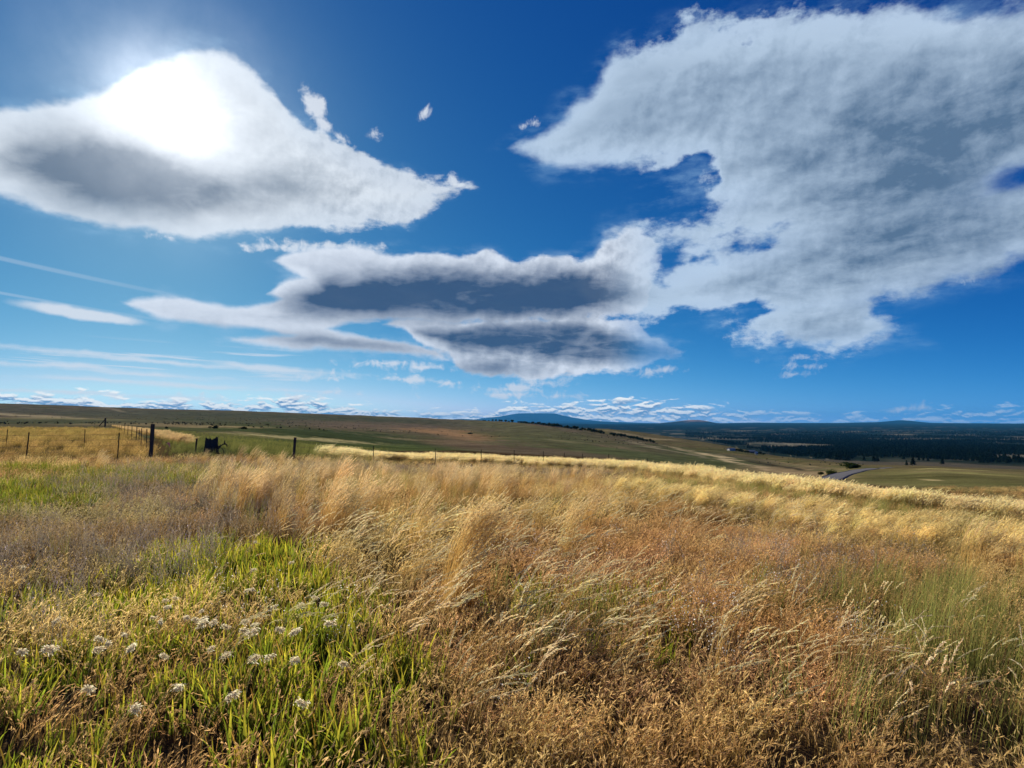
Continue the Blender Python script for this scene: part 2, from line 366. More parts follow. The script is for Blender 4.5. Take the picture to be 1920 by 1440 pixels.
def leaf_mat(name, transl=0.45, inst=True, gloss=False):
    """thin leaves and blades: reflects and lets light through"""
    m, g, o = new_mat(name)
    c = attr(g, 'col')
    if inst: c = g.mix(1.0, c, attr(g, 'tint', 'INSTANCER'), 'MULTIPLY')
    d = g.t.nodes.new('ShaderNodeBsdfDiffuse'); t = g.t.nodes.new('ShaderNodeBsdfTranslucent')
    g.inp(d.inputs[0], c); g.inp(t.inputs[0], c)
    mx = g.t.nodes.new('ShaderNodeMixShader'); mx.inputs[0].default_value = transl
    g.t.links.new(d.outputs[0], mx.inputs[1]); g.t.links.new(t.outputs[0], mx.inputs[2])
    g.t.links.new(mx.outputs[0], o.inputs[0]); return m

# ---------------------------------------------------------------- terrain
COLS = np.array([0, 150, 300, 450, 600, 750, 850, 1000, 1150, 1280, 1440, 1600, 1750, 1920], float)
def Z(py, Y): return CAM_Z-(py-HORIZON)*Y/FPX
NLINES = [  # near lines: (Y list, z list)
 ([0.25]*14, [0]*14),
 ([4]*14, [0.02,0,0,0,0,0,0,0,-.02,-.03,-.06,-.08,-.1,-.12]),
 ([11]*14, [0,0,.02,.05,.04,0,-.03,-.08,-.15,-.25,-.38,-.52,-.65,-.8]),
 ([24,24,24,26,32,52,52,50,48,36,27,21,17,14.5], [0,0,0,-.08,-.35,-2.0,-2.05,-2.3,-2.3,-1.75,-1.5,-1.3,-1.15,-1.08]),
 ([30,30,32,34,42,62,62,62,62,50,36,27,21,17], [0,0,0,-.12,-.6,-2.35,-2.35,-2.85,-3.2,-3.0,-2.5,-2.05,-1.65,-1.4]),
 ([40,40,42,44,52,76,76,76,76,62,46,36,28,23], [0,0,-.05,-.3,-1.0,-3.6,-3.9,-4.4,-4.9,-4.9,-4.3,-3.6,-3.0,-2.6]),
]
MLINES = [  # (Y, py)
 ([60,60,60,65,75,130,200,220,250,240,180,90,60,45], [820,820,821,831,839,844,843,851,858,871,889,903,915,928]),
 ([200,200,200,210,230,300,480,450,480,400,300,130,90,80], [801,802,804,810,822,834,829,836,842,861,880,891,901,906]),
 ([600,620,700,800,760,900,1000,900,800,600,500,200,130,120], [793,793,793,793,800,807,812,815,829,850,870,882.5,887,893.5]),
 ([1500,1500,1600,1700,1700,1700,1700,1180,960,740,620,250,165,150], [774,777,779,781,787,793,798,802,822,845.5,865,878,879,887.5]),
 ([2200,2300,2500,2600,2600,2500,2300,1400,1100,850,700,300,190,170], [757,762.3,767.3,771,776.5,782,786.5,794.5,815.5,841.5,861.5,876,876.5,885]),
 ([2700,2800,3000,3100,3100,3000,2700,1700,1300,980,800,380,250,230], [764,769,774,778,784,790,794,803,823,848,868,882,885,894]),
 ([3300,3400,3500,3600,3600,3500,3200,2100,1600,1150,880,560,380,380], [774,778,783,787,792,796,799,803,813,836,860,873,879,887]),
 ([3800,3900,4000,4100,4100,4000,3700,2600,2200,1800,1080,800,700,700], [784,787,790,793,796,799,801,803,804.2,823,853,870,873,880]),
 ([4600,4700,4800,4900,4900,4800,4500,3600,3000,2500,1600,1200,1100,1000], [796,797,798,800,803,805,807,808,812,829,855,864,866,874]),
]
VL = [(6000, -122), (8500, -120), (12000, -108), (17000, -90)]
SKYL = np.interp(COLS, [0,900,1050,1150,1230,1360,1440,1560,1600,1690,1750,1830,1920], [793,793,793,795,794.5,793,793,794.3,793,793,793,794.5,794.3])
LY = []; LZ = []
for Y, z in NLINES: LY.append(np.array(Y, float)); LZ.append(np.array(z, float))
for Y, p in MLINES: LY.append(np.array(Y, float)); LZ.append(Z(np.array(p, float), np.array(Y, float)))
for Y, z in VL: LY.append(np.full(14, float(Y))); LZ.append(np.full(14, float(z)))
LY.append(np.full(14, 24000.0)); LZ.append(Z(SKYL, 24000.0))
LY.append(np.full(14, 44000.0)); LZ.append(np.full(14, -190.0))
LY = np.array(LY); LZ = np.array(LZ); NL = len(LY)
u_cols = (COLS-960)/FPX*math.cos(PITCH)
CA = np.arctan(u_cols)
n_front = 1000
AZF = np.arctan(np.linspace(-1.02, 1.02, n_front))
back = np.linspace(AZF[-1], 2*math.pi+AZF[0], 130)[1:-1]
AZ = np.concatenate([AZF, back])
azc = np.where(AZ > math.pi, AZ-2*math.pi, AZ)
acl = np.clip(azc, CA[0], CA[-1])
behind = np.clip((np.abs(azc)-0.8)/1.6, 0, 1)
def colinterp(row):
    r = np.interp(acl, CA, row)
    k = np.hanning(41); k /= k.sum()
    rf = np.convolve(np.pad(r[:n_front], 20, mode='edge'), k, 'valid'); r[:n_front] = rf
    return r
LR = np.array([np.exp(colinterp(np.log(LY[i]/np.cos(CA)))) for i in range(NL)])
LZZ = np.array([colinterp(LZ[i]) for i in range(NL)])
rowsper = [26, 26, 22, 12, 12, 16, 28, 26, 24, 22, 10, 14, 18, 18, 18, 16, 14, 16, 16, 6]
RR = []; ZZ = []
lr = np.log(LR)
dk = (LZZ[1:]-LZZ[:-1])/(lr[1:]-lr[:-1])
mm = np.zeros_like(LZZ); mm[0] = dk[0]; mm[-1] = dk[-1]
for i in range(1, NL-1):
    same = dk[i-1]*dk[i] > 0
    mm[i] = np.where(same, 2*dk[i-1]*dk[i]/np.where(same, dk[i-1]+dk[i], 1), 0.0)
for i in range(NL-1):
    n = rowsper[i]
    for j in range(n+(1 if i == NL-2 else 0)):
        t = j/n; h = lr[i+1]-lr[i]
        z = (2*t**3-3*t*t+1)*LZZ[i]+(t**3-2*t*t+t)*h*mm[i]+(-2*t**3+3*t*t)*LZZ[i+1]+(t**3-t*t)*h*mm[i+1]
        RR.append(np.exp(lr[i]+h*t)); ZZ.append(z)
RR = np.array(RR); ZZ = np.array(ZZ); nr, na = RR.shape
GX = RR*np.sin(AZ)[None, :]; GY = RR*np.cos(AZ)[None, :]
ZZ = ZZ*(1-behind)[None, :]**2
amp = np.clip(RR*0.0012, 0.0, 3.0)
ZZ = ZZ+(fbm(GX/np.maximum(RR, 20)*40+50, GY/np.maximum(RR, 20)*10+np.log(RR)*14, 3, 4)-0.5)*amp*1.2
ZZ = ZZ+(fbm(GX/1.3, GY/1.3, 9, 3)-0.5)*0.10*np.clip(1-RR/40, 0, 1)*np.clip(RR-1, 0, 1)
logR = np.log(RR)
def gz(x, y):
    """ground height (arrays or numbers)"""
    x = np.atleast_1d(np.asarray(x, float)); y = np.atleast_1d(np.asarray(y, float))
    a = np.arctan2(x, y); a = np.where(a < AZ[0], a+2*math.pi, a); r = np.log(np.hypot(x, y))
    ia = np.clip(np.searchsorted(AZ, a)-1, 0, na-2); fa = np.clip((a-AZ[ia])/(AZ[ia+1]-AZ[ia]), 0, 1)
    out = np.zeros(len(x))
    cols = []
    for k in (0, 1):
        c = ia+k; lo = np.zeros(len(x), int); hi = np.full(len(x), nr-1)
        for _ in range(10):
            mid = (lo+hi)//2; g_ = logR[mid, c] <= r; lo = np.where(g_, mid, lo); hi = np.where(g_, hi, mid)
        lo = np.clip(lo, 0, nr-2)
        t = np.clip((r-logR[lo, c])/(logR[lo+1, c]-logR[lo, c]), 0, 1)
        cols.append(ZZ[lo, c]*(1-t)+ZZ[lo+1, c]*t)
    return cols[0]*(1-fa)+cols[1]*fa
def g1(x, y): return float(gz(x, y)[0])
def ground_at(px, Y):
    x = (px-960)/FPX*math.cos(PITCH)*Y; return Vector((x, Y, g1(x, Y)))

# soil and field colours (albedo), laid out on the ground
PX, PY = proj(GX, GY, ZZ)
wob = np.log(RR)*9
def sm(x, a, b): t = np.clip((x-a)/(b-a), 0, 1); return t*t*(3-2*t)
u_g = GX/np.maximum(RR, 1e-3)
q1 = fbm(u_g*60+9, wob*3.0, 21, 5); q2 = fbm(u_g*14+3, wob*2.2, 33, 5); q3 = fbm(u_g*160, wob*9, 41, 4)
colr = np.zeros((nr, na, 3)) + np.array((.075, .050, .025))
def lay(mask, c, k=1.0):
    global colr
    m = np.clip(mask*k, 0, 1)[..., None]; colr = colr*(1-m)+np.array(c)*m
li = np.zeros(nr, int); q = 0
for i, n in enumerate(rowsper): li[q:q+n] = i; q += n
li[q:] = NL-2
LI = np.repeat(li[:, None], na, 1)
front = (np.abs(np.arctan2(GX, GY)) < 0.95)
def el_(cx, cy, rx, ry, rot=0, s=0.5):
    c, s_ = math.cos(math.radians(rot)), math.sin(math.radians(rot))
    a = PX-cx+(q2-0.5)*rx*0.6; b = PY-cy+(q1-0.5)*ry*1.6
    d = np.sqrt(((a*c+b*s_)/rx)**2+((-a*s_+b*c)/ry)**2)
    return sm(d, 1+s, 1-s)*front
mid = (LI >= 6) & (LI <= 10)
# hill behind: brown with green and grey drifts
lay(mid*1.0, (.085, .072, .040))
lay(mid*sm(q2, .45, .62), (.066, .076, .030), .8)
lay(mid*sm(q1, .55, .7), (.115, .085, .052), .5)
lay(mid*el_(150, 772, 420, 7, 2), (.098, .088, .064), .6)
lay(mid*el_(520, 788, 620, 13, 1.5), (.125, .088, .062), .8)          # red brown band
lay(mid*el_(270, 780, 330, 7, 2), (.052, .064, .034), .75)
lay(mid*el_(560, 782, 300, 5, 2), (.050, .062, .032), .8)
lay(mid*el_(800, 793, 200, 6, 3), (.055, .060, .032), .6)
lay(mid*el_(560, 810, 190, 12, 5), (.040, .060, .022), .9)             # dark green meadow
lay(mid*el_(480, 835, 260, 16, 1), (.048, .074, .018), .85)
lay(mid*el_(700, 826, 170, 12, 5), (.034, .050, .020), .85)
lay(mid*el_(740, 840, 120, 6, 2), (.055, .080, .020), .7)
lay(mid*el_(560, 822, 150, 2.4, 4), (.34, .29, .12), .75)              # pale line of dry grass
lay(mid*el_(770, 824, 60, 1.4, 4), (.24, .20, .10), .6)
lay(mid*el_(400, 800, 110, 2.2, 1), (.26, .20, .09), .6)
lay(mid*el_(230, 795, 120, 2.2, 0), (.26, .20, .09), .5)
lay(mid*el_(60, 780, 130, 2, 3), (.30, .25, .13), .7)
lay(mid*el_(140, 786, 160, 2, 1), (.26, .22, .10), .6)
lay(mid*el_(190, 764, 60, 1.2, 9), (.24, .20, .12), .5)
lay(mid*el_(120, 790, 260, 5, 0), (.050, .066, .030), .7)
lay(mid*el_(350, 806, 120, 4, 0), (.050, .072, .022), .7)
lay(mid*el_(830, 810, 75, 5, 4), (.26, .145, .062), .85)               # orange bare patch
lay(mid*el_(885, 818, 55, 7, 3), (.24, .135, .062), .75)
lay(mid*el_(870, 832, 70, 6, 5), (.15, .095, .055), .6)
lay(mid*el_(1000, 808, 130, 10, 9), (.078, .082, .034), .7)
lay(mid*el_(1020, 828, 160, 10, 8), (.070, .078, .030), .6)
lay(mid*el_(940, 842, 120, 7, 4), (.095, .068, .044), .7)
lay(mid*el_(1060, 850, 120, 7, 4), (.080, .062, .040), .6)
lay(mid*el_(1150, 838, 60, 1.8, 7), (.17, .115, .075), .6)
lay(mid*el_(1060, 828, 35, 1.5, 6), (.20, .17, .08), .5)
lay(mid*el_(1200, 855, 140, 10, 9), (.060, .078, .030), .8)
lay(mid*el_(1350, 865, 110, 12, 12), (.058, .074, .028), .9)           # green wedge
lay((LI >= 7)*(LI <= 10)*el_(1250, 843, 80, 1.6, 12), (.24, .20, .12), .7)
lay(mid*el_(1380, 866, 130, 2.4, 14), (.40, .31, .16), .9)             # dry track
lay(mid*el_(1500, 887, 110, 9, 5), (.24, .17, .085), .7)
lay(mid*el_(1460, 874, 60, 1.6, 9), (.03, .028, .018), .9)             # gully
lay(mid*el_(1530, 868, 100, 8, 5), (.20, .15, .07), .6)
for M_, k_ in ((mid, 1.28),): colr = colr*(1+(k_-1)*M_[..., None])
colr = colr*(1-.16*mid[..., None])+.16*mid[..., None]*colr.mean(-1, keepdims=True)*np.array([1.1, 1, .92])
# second slope
sl = (LI >= 11) & (LI <= 13)
lay(sl*1.0, (.120, .098, .048)); lay(sl*sm(q2, .45, .65), (.085, .090, .036), .7)
lay(sl*el_(1180, 815, 50, 1.4, 10), (.26, .22, .13), .6); lay(sl*el_(1230, 823, 40, 1.2, 3), (.34, .27, .15), .7)
# right hand field
fld = mid*(PX > 1560)
lay(fld*sm(PX, 1560, 1620), (.150, .125, .060)); lay(fld*sm(q2, .42, .6)*sm(PX, 1560, 1620), (.122, .118, .048), .7)
lay(fld*el_(1800, 905, 200, 14, 3), (.115, .118, .044), .7); lay(fld*el_(1745, 900, 20, 1.3, 3), (.42, .34, .17), .8)
lay(fld*el_(1760, 878.5, 200, 1.6, 2), (.30, .27, .11), .7); lay(fld*el_(1860, 890, 80, 2, 4), (.26, .24, .09), .5)
# valley: dark forest with pale clearings
va = LI >= 14
lay((LI >= 13)*1.0*(PX > 1400), (.085, .075, .055)); lay(va*1.0, (.013, .023, .018))
pale = sm(fbm(u_g*26, wob*9.0, 77, 4), .66, .74)
lay(va*(LI <= 16)*pale, (.20, .18, .13), .7)
lay((LI >= 14)*(LI <= 15)*sm(q2, .52, .62), (.050, .052, .038), .7)
for q in [(1500,831,100,2.5),(1410,823,60,1.5),(1470,814,28,1.2),(1600,810,24,1.6),(1690,814.5,28,1),(1700,823,70,1.3),(1800,818,30,1),(1880,823,40,1.4),(1810,826.5,26,1.6),(1480,836,50,2.2),(1500,838,10,2.5),(1390,808,26,1),(1890,855,60,3.5),(1650,830,60,1),(1340,822,40,1.2),(1560,824,60,1.4)]:
    lay(va*el_(*q), (.20, .18, .13), .7)
lay(va*el_(1820, 826.5, 24, 1.8), (.16, .20, .10), .8)
lay(va*el_(1700, 850, 300, 3, 2), (.065, .062, .045), .5)
nm = (LI >= 3) & (LI <= 5) & (PX > 200) & (PX < 760)
lay(nm*sm(PY, 858, 846)*sm(PX, 300, 380)*sm(PX, 760, 700), (.060, .075, .028), .9)
lay((LI <= 5)*(RR > 18)*sm(PX, 330, 240), (.16, .115, .045), .8)
lay((LI >= 3)*(LI <= 5)*(RR > 60)*sm(PX, 330, 240), (.10, .095, .04), .7)
colr *= (0.82+0.36*q3)[..., None]
colr *= np.where(LI >= 16, .62, 1.0)[..., None]

v = np.stack([GX, GY, ZZ], -1).reshape(-1, 3); centre = len(v)
v = np.vstack([v, [[0, 0, float(ZZ[0].mean())]]])
ii, jj = np.meshgrid(np.arange(nr-1), np.arange(na), indexing='ij'); j2 = (jj+1) % na
quads = np.stack([ii*na+jj, ii*na+j2, (ii+1)*na+j2, (ii+1)*na+jj], -1).reshape(-1, 4)
quads = quads[:, ::-1]
gm, g, o = new_mat("ground")
pos = g.t.nodes.new('ShaderNodeNewGeometry').outputs['Position']
dist = g.v('LENGTH', pos, out=1)
n1 = g.noise(pos, 3.0, 8, 0.65); n2 = g.noise(pos, 0.03, 10, 0.75); n3 = g.noise(g.v('MULTIPLY', pos, (1, 1, 4)), 22.0, 4, 0.7)
f = g.mul(g.step(n1, 0.3, 0.7, 0.6, 1.4, 'LINEAR'), g.mul(g.step(n2, 0.35, 0.65, 0.62, 1.38, 'LINEAR'), g.step(n3, 0.3, 0.7, 0.7, 1.3, 'LINEAR')))
cc = g.mix(1.0, attr(g, 'col'), g.xyz(f, f, g.mul(f, 0.95)), 'MULTIPLY')
g.t.links.new(pbsdf(g, cc, 0.95, bump(g, g.add(g.mul(n1, 0.25), g.mul(n2, 6.0)), 0.5, 0.3)), o.inputs[0])
gcol = np.vstack([colr.reshape(-1, 3), [[.1, .07, .035]]])
ground = mesh_from("ground", v, quads, gm, gcol, smooth=True)
tag(ground, "rolling dry grassland falling away to a dark wooded valley", "ground", kind="structure")

# ---------------------------------------------------------------- far mountains (real height fields)
mt, g, o = new_mat("mountain_forest")  # forest colours below have the blue of distance haze painted in
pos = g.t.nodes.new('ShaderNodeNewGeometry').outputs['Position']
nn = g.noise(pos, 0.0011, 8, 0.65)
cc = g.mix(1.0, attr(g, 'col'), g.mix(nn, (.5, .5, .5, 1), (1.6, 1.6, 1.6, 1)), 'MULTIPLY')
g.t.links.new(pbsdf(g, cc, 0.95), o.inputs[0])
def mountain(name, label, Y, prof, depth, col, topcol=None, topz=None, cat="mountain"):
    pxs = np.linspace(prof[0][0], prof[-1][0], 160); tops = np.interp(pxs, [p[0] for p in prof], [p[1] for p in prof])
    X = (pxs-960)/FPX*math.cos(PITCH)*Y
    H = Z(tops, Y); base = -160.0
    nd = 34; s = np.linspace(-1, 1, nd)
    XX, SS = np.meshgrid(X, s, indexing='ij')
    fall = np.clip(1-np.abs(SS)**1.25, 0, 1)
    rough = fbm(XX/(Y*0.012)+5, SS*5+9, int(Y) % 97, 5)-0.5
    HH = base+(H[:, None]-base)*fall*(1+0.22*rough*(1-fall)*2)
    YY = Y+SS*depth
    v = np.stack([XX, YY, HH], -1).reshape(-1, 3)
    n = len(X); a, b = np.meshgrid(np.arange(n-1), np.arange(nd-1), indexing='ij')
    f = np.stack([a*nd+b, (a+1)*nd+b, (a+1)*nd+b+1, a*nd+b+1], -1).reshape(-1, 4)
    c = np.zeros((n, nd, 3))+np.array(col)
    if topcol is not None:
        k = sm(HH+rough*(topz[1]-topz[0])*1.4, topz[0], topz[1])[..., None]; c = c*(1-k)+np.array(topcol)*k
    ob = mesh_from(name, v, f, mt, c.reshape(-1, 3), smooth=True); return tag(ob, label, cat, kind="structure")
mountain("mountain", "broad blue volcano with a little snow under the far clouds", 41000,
  [(780,792),(840,787),(866,785),(890,786.5),(905,784),(935,781),(955,777.5),(970,775),(1000,774.5),(1040,775),(1052,778),(1075,783),(1100,787),(1130,790),(1180,792),(1260,794)], 7000, (.015,.05,.10), (.55,.6,.66), (560, 760))  # slope colour is forest tinted blue for aerial haze
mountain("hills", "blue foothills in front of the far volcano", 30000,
  [(960,795),(1000,792.5),(1030,791),(1060,789.8),(1090,790.5),(1110,790),(1140,791.5),(1180,793.5),(1230,794.5),(1300,795)], 4000, (.008,.03,.06), cat="hills")  # haze blue painted into the foothill colour
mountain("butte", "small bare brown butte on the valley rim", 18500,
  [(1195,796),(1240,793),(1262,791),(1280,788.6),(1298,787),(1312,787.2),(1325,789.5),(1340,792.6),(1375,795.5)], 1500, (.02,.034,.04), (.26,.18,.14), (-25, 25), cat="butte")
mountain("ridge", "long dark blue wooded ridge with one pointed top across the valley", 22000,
  [(1330,796),(1370,793),(1420,792.2),(1470,793),(1520,793.6),(1540,793.2),(1560,793.8),(1600,792.2),(1645,791.5),(1668,790),(1690,787.6),(1706,789.8),(1722,792),(1760,793),(1810,794),(1845,793.4),(1880,794.2),(1940,793.6),(2050,794)], 2500, (.006,.024,.046), cat="ridge")  # dark trees, with haze blue put into the base colour

# ---------------------------------------------------------------- air
hz_m, g, o = new_mat("haze")
pv = g.t.nodes.new('ShaderNodeVolumePrincipled')
pv.inputs['Color'].default_value = (0.075, 0.46, 0.97, 1); pv.inputs['Density'].default_value = 1.6e-5
pv.inputs['Anisotropy'].default_value = 0.0
g.t.links.new(pv.outputs[0], o.inputs['Volume'])
hb = MB(); hb.box((0, 23000, 230), (96000, 56000, 860)); haze = hb.build("haze", hz_m)
tag(haze, "thin blue air over the valley", "haze", kind="stuff")

# ---------------------------------------------------------------- plants: prototypes
class Tuft:
    def __init__(s): s.V = []; s.F = []; s.C = []; s.n = 0
    def strip(s, pts, wid, side, cols):
        """ribbon along pts (k,3) with half widths (k,), side vector, colours (k,3)"""
        k = len(pts); a = pts-side*wid[:, None]; b = pts+side*wid[:, None]
        s.V.append(np.stack([a, b], 1).reshape(-1, 3)); s.C.append(np.repeat(cols, 2, 0))
        i = np.arange(k-1)*2+s.n
        s.F.append(np.stack([i, i+1, i+3, i+2], 1)); s.n += 2*k
    def mesh(s, name, mat, link=False, parent=None):
        return mesh_from(name, np.vstack(s.V), np.vstack(s.F), mat, np.clip(np.vstack(s.C), 0, 1), link=link, parent=parent)
def stem(R, root, h, az, t0, t1, p, segs=6):
    """curved centre line: starts t0 off vertical, ends t0+t1, leaning to azimuth az"""
    t = np.linspace(0, 1, segs+1); th = t0+t1*t**p; ds = h/segs
    thm = (th[1:]+th[:-1])/2
    hor = np.concatenate([[0], np.cumsum(np.sin(thm)*ds)]); z = np.concatenate([[0], np.cumsum(np.cos(thm)*ds)])
    d = np.array([math.sin(az), math.cos(az), 0])
    return np.array([root[0], root[1], 0])+hor[:, None]*d+np.array([0, 0, 1])*z[:, None], d
def rside(R, d):
    a = R.uniform(0, math.pi); q = np.array([math.cos(a), math.sin(a), 0]); return q
def mixc(a, b, t): a = np.array(a); b = np.array(b); return a*(1-t)[:, None]+b*t[:, None]
WIND = math.radians(82)
def plume(T, R, P, frac, n, ln, wd, col, spread=0.5, jag=0.25):
    """feathery seed head over the last part of the stem P"""
    k = len(P)-1
    for i in range(n):
        t = (1-frac*(i+R.uniform(0, 1))/n)*k; j = min(int(t), k-1); f = t-j
        p = P[j]*(1-f)+P[j+1]*f; tg = P[j+1]-P[j]; tg /= np.linalg.norm(tg)
        off = R.normal(0, 1, 3); off -= tg*off.dot(tg); off /= np.linalg.norm(off)+1e-6
        d = tg+off*R.uniform(0.1, spread); d /= np.linalg.norm(d); d[2] -= 0.15
        L = ln*R.uniform(0.6, 1.2); c = np.array(col)*R.uniform(1-jag, 1+jag)
        sd = np.cross(d, off); sd /= np.linalg.norm(sd)+1e-6
        T.strip(np.array([p, p+d*L*0.5, p+d*L]), np.array([wd*0.6, wd, wd*0.2]), sd, np.array([c*0.85, c, c*1.1]))
def make_grass(R, n, rad, h, w, t0, t1, p, azs, c0, c1, head=None, segs=6, jit=0.25, flat=1.0):
    T = Tuft()
    for i in range(n):
        a = R.uniform(0, 2*math.pi); r = rad*math.sqrt(R.uniform()); root = (r*math.cos(a), r*math.sin(a))
        az_ = R.normal(WIND, azs); hh = R.uniform(*h)
        P, d = stem(R, root, hh, az_, abs(R.normal(0, t0)), R.uniform(*t1), p, segs)
        k = R.uniform(1-jit, 1+jit)
        tt = np.linspace(0, 1, segs+1)
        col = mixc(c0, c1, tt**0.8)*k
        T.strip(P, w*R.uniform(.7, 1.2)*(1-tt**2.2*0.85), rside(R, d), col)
        if head and R.uniform() < head['prob']:
            plume(T, R, P, head['frac'], head['n'], head['len'], head['w'], head['col'], head.get('spread', .5))
    return T
gl = leaf_mat("grass_blade", 0.5); glf = leaf_mat("leaf", 0.35, inst=True)
PROTO = {}
def protos(key, fn, n, mat=None):
    c = bpy.data.collections.new("source_"+key)
    for i in range(n):
        R = np.random.default_rng(abs(hash(key)) % 9999 if False else sum(map(ord, key))*31+i)
        o = fn(R).mesh("%s_%d" % (key, i), mat or gl); c.objects.link(o)
    PROTO[key] = c
TAN = (.36, .22, .095); STRAW = (.58, .44, .21); PALE = (.78, .66, .42); RUST = (.30, .135, .055); GOLD = (.50, .27, .07)
def fine_dry(R):      # cheatgrass: fine rusty stems with drooping spikelets
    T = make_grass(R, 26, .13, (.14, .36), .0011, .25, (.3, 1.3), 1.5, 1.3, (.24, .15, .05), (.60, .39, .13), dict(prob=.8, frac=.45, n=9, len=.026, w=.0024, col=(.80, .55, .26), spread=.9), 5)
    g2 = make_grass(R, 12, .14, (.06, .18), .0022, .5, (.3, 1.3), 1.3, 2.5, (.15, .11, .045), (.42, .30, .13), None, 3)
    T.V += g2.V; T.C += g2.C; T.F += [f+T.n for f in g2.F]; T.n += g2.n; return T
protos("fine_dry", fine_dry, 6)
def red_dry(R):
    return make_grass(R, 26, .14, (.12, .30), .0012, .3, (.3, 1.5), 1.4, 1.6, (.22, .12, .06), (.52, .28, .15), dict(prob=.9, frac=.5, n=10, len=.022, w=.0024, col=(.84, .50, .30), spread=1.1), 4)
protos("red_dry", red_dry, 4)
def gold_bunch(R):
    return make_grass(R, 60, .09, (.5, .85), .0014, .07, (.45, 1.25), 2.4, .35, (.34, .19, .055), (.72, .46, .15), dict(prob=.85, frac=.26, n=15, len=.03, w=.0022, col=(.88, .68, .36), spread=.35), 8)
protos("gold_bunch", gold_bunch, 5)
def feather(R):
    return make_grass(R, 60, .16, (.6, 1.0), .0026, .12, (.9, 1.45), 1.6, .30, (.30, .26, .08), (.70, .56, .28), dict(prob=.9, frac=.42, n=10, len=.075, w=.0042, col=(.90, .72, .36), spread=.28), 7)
protos("feather", feather, 5)
def feather_far(R):
    return make_grass(R, 60, .5, (.75, 1.1), .006, .15, (.75, 1.3), 1.4, .4, (.30, .25, .08), (.78, .62, .28), dict(prob=1, frac=.45, n=5, len=.13, w=.011, col=(.95, .77, .40), spread=.3), 5)
protos("feather_far", feather_far, 4)
def arch(R):          # single long stems bowed over by the wind
    return make_grass(R, 6, .14, (.45, .85), .0017, .12, (.9, 1.7), 1.5, .35, (.32, .22, .08), (.60, .46, .22), dict(prob=1, frac=.26, n=34, len=.027, w=.0030, col=(.98, .82, .48), spread=.5), 10)
protos("arch", arch, 6)
def green_blade(R):
    T = Tuft()
    for i in range(9):
        a = R.uniform(0, 6.28); r = .07*math.sqrt(R.uniform())
        P, d = stem(R, (r*math.cos(a), r*math.sin(a)), R.uniform(.10, .25), R.uniform(0, 6.28), R.uniform(.0, .35), R.uniform(.1, .8), 1.6, 5)
        tt = np.linspace(0, 1, 6); y = R.uniform()
        tip = (.80, .68, .06) if y < .38 else ((.36, .44, .03) if y < .88 else (.62, .34, .06))
        T.strip(P, R.uniform(.0045, .0085)*np.sin(np.clip(tt*.85+.15, 0, 1)*math.pi)**.5*(1-.6*tt), rside(R, d), mixc((.13, .18, .025), tip, tt**1.6)*R.uniform(.8, 1.2))
    return T
protos("green_blade", green_blade, 6)
def soft_green(R):
    return make_grass(R, 34, .12, (.25, .55), .0016, .15, (.2, .8), 1.8, .5, (.12, .16, .035), (.32, .36, .11), None, 5)
protos("soft_green", soft_green, 4)
def weed(R):          # branched grey weeds with a few tiny lilac flowers
    T = Tuft()
    for i in range(9):
        a = R.uniform(0, 6.28); r = .1*math.sqrt(R.uniform())
        P, d = stem(R, (r*math.cos(a), r*math.sin(a)), R.uniform(.25, .5), R.uniform(0, 6.28), .1, R.uniform(.1, .6), 1.5, 5)
        T.strip(P, np.linspace(.0018, .0008, 6), rside(R, d), mixc((.16, .15, .10), (.34, .29, .24), np.linspace(0, 1, 6)))
        plume(T, R, P, .7, 12, .05, .0011, (.36, .31, .27), 1.3)
        for q in range(6):
            p = P[R.integers(2, 6)]+R.normal(0, .03, 3); c = np.array((.50, .44, .62) if R.uniform() < .35 else (.52, .42, .36))*R.uniform(.7, 1.2)
            e = R.normal(0, 1, 3); e /= np.linalg.norm(e)
            T.strip(np.array([p, p+e*.010]), np.array([.004, .004]), np.cross(e, (0.3, .2, 1)), np.array([c, c]))
    return T
protos("weed", weed, 5)
def speck(R):         # wiry stems dotted with small white dry flowers
    T = Tuft()
    for i in range(7):
        a = R.uniform(0, 6.28); r = .08*math.sqrt(R.uniform())
        P, d = stem(R, (r*math.cos(a), r*math.sin(a)), R.uniform(.15, .35), R.uniform(0, 6.28), .1, R.uniform(.1, .9), 1.3, 4)
        T.strip(P, np.full(5, .001), rside(R, d), mixc((.14, .10, .05), (.3, .2, .1), np.linspace(0, 1, 5)))
        for q in range(5):
            p = P[R.integers(2, 5)]+R.normal(0, .022, 3); c = np.array((.85, .82, .76))*R.uniform(.7, 1.1)
            e = R.normal(0, 1, 3); e /= np.linalg.norm(e); e2 = np.cross(e, R.normal(0, 1, 3)); e2 /= np.linalg.norm(e2)
            T.strip(np.array([p-e*.005, p, p+e*.005]), np.array([.001, .0042, .001]), e2, np.array([c, c, c]))
    return T
protos("speck", speck, 5)
def straw_clump(R):   # yellow weed clumps in the far left field
    return make_grass(R, 60, .45, (.35, .9), .007, .3, (.2, .9), 1.5, .9, (.20, .15, .05), (.50, .33, .09), dict(prob=.6, frac=.4, n=5, len=.08, w=.009, col=(.60, .40, .14), spread=.8), 4)
protos("straw_clump", straw_clump, 4)

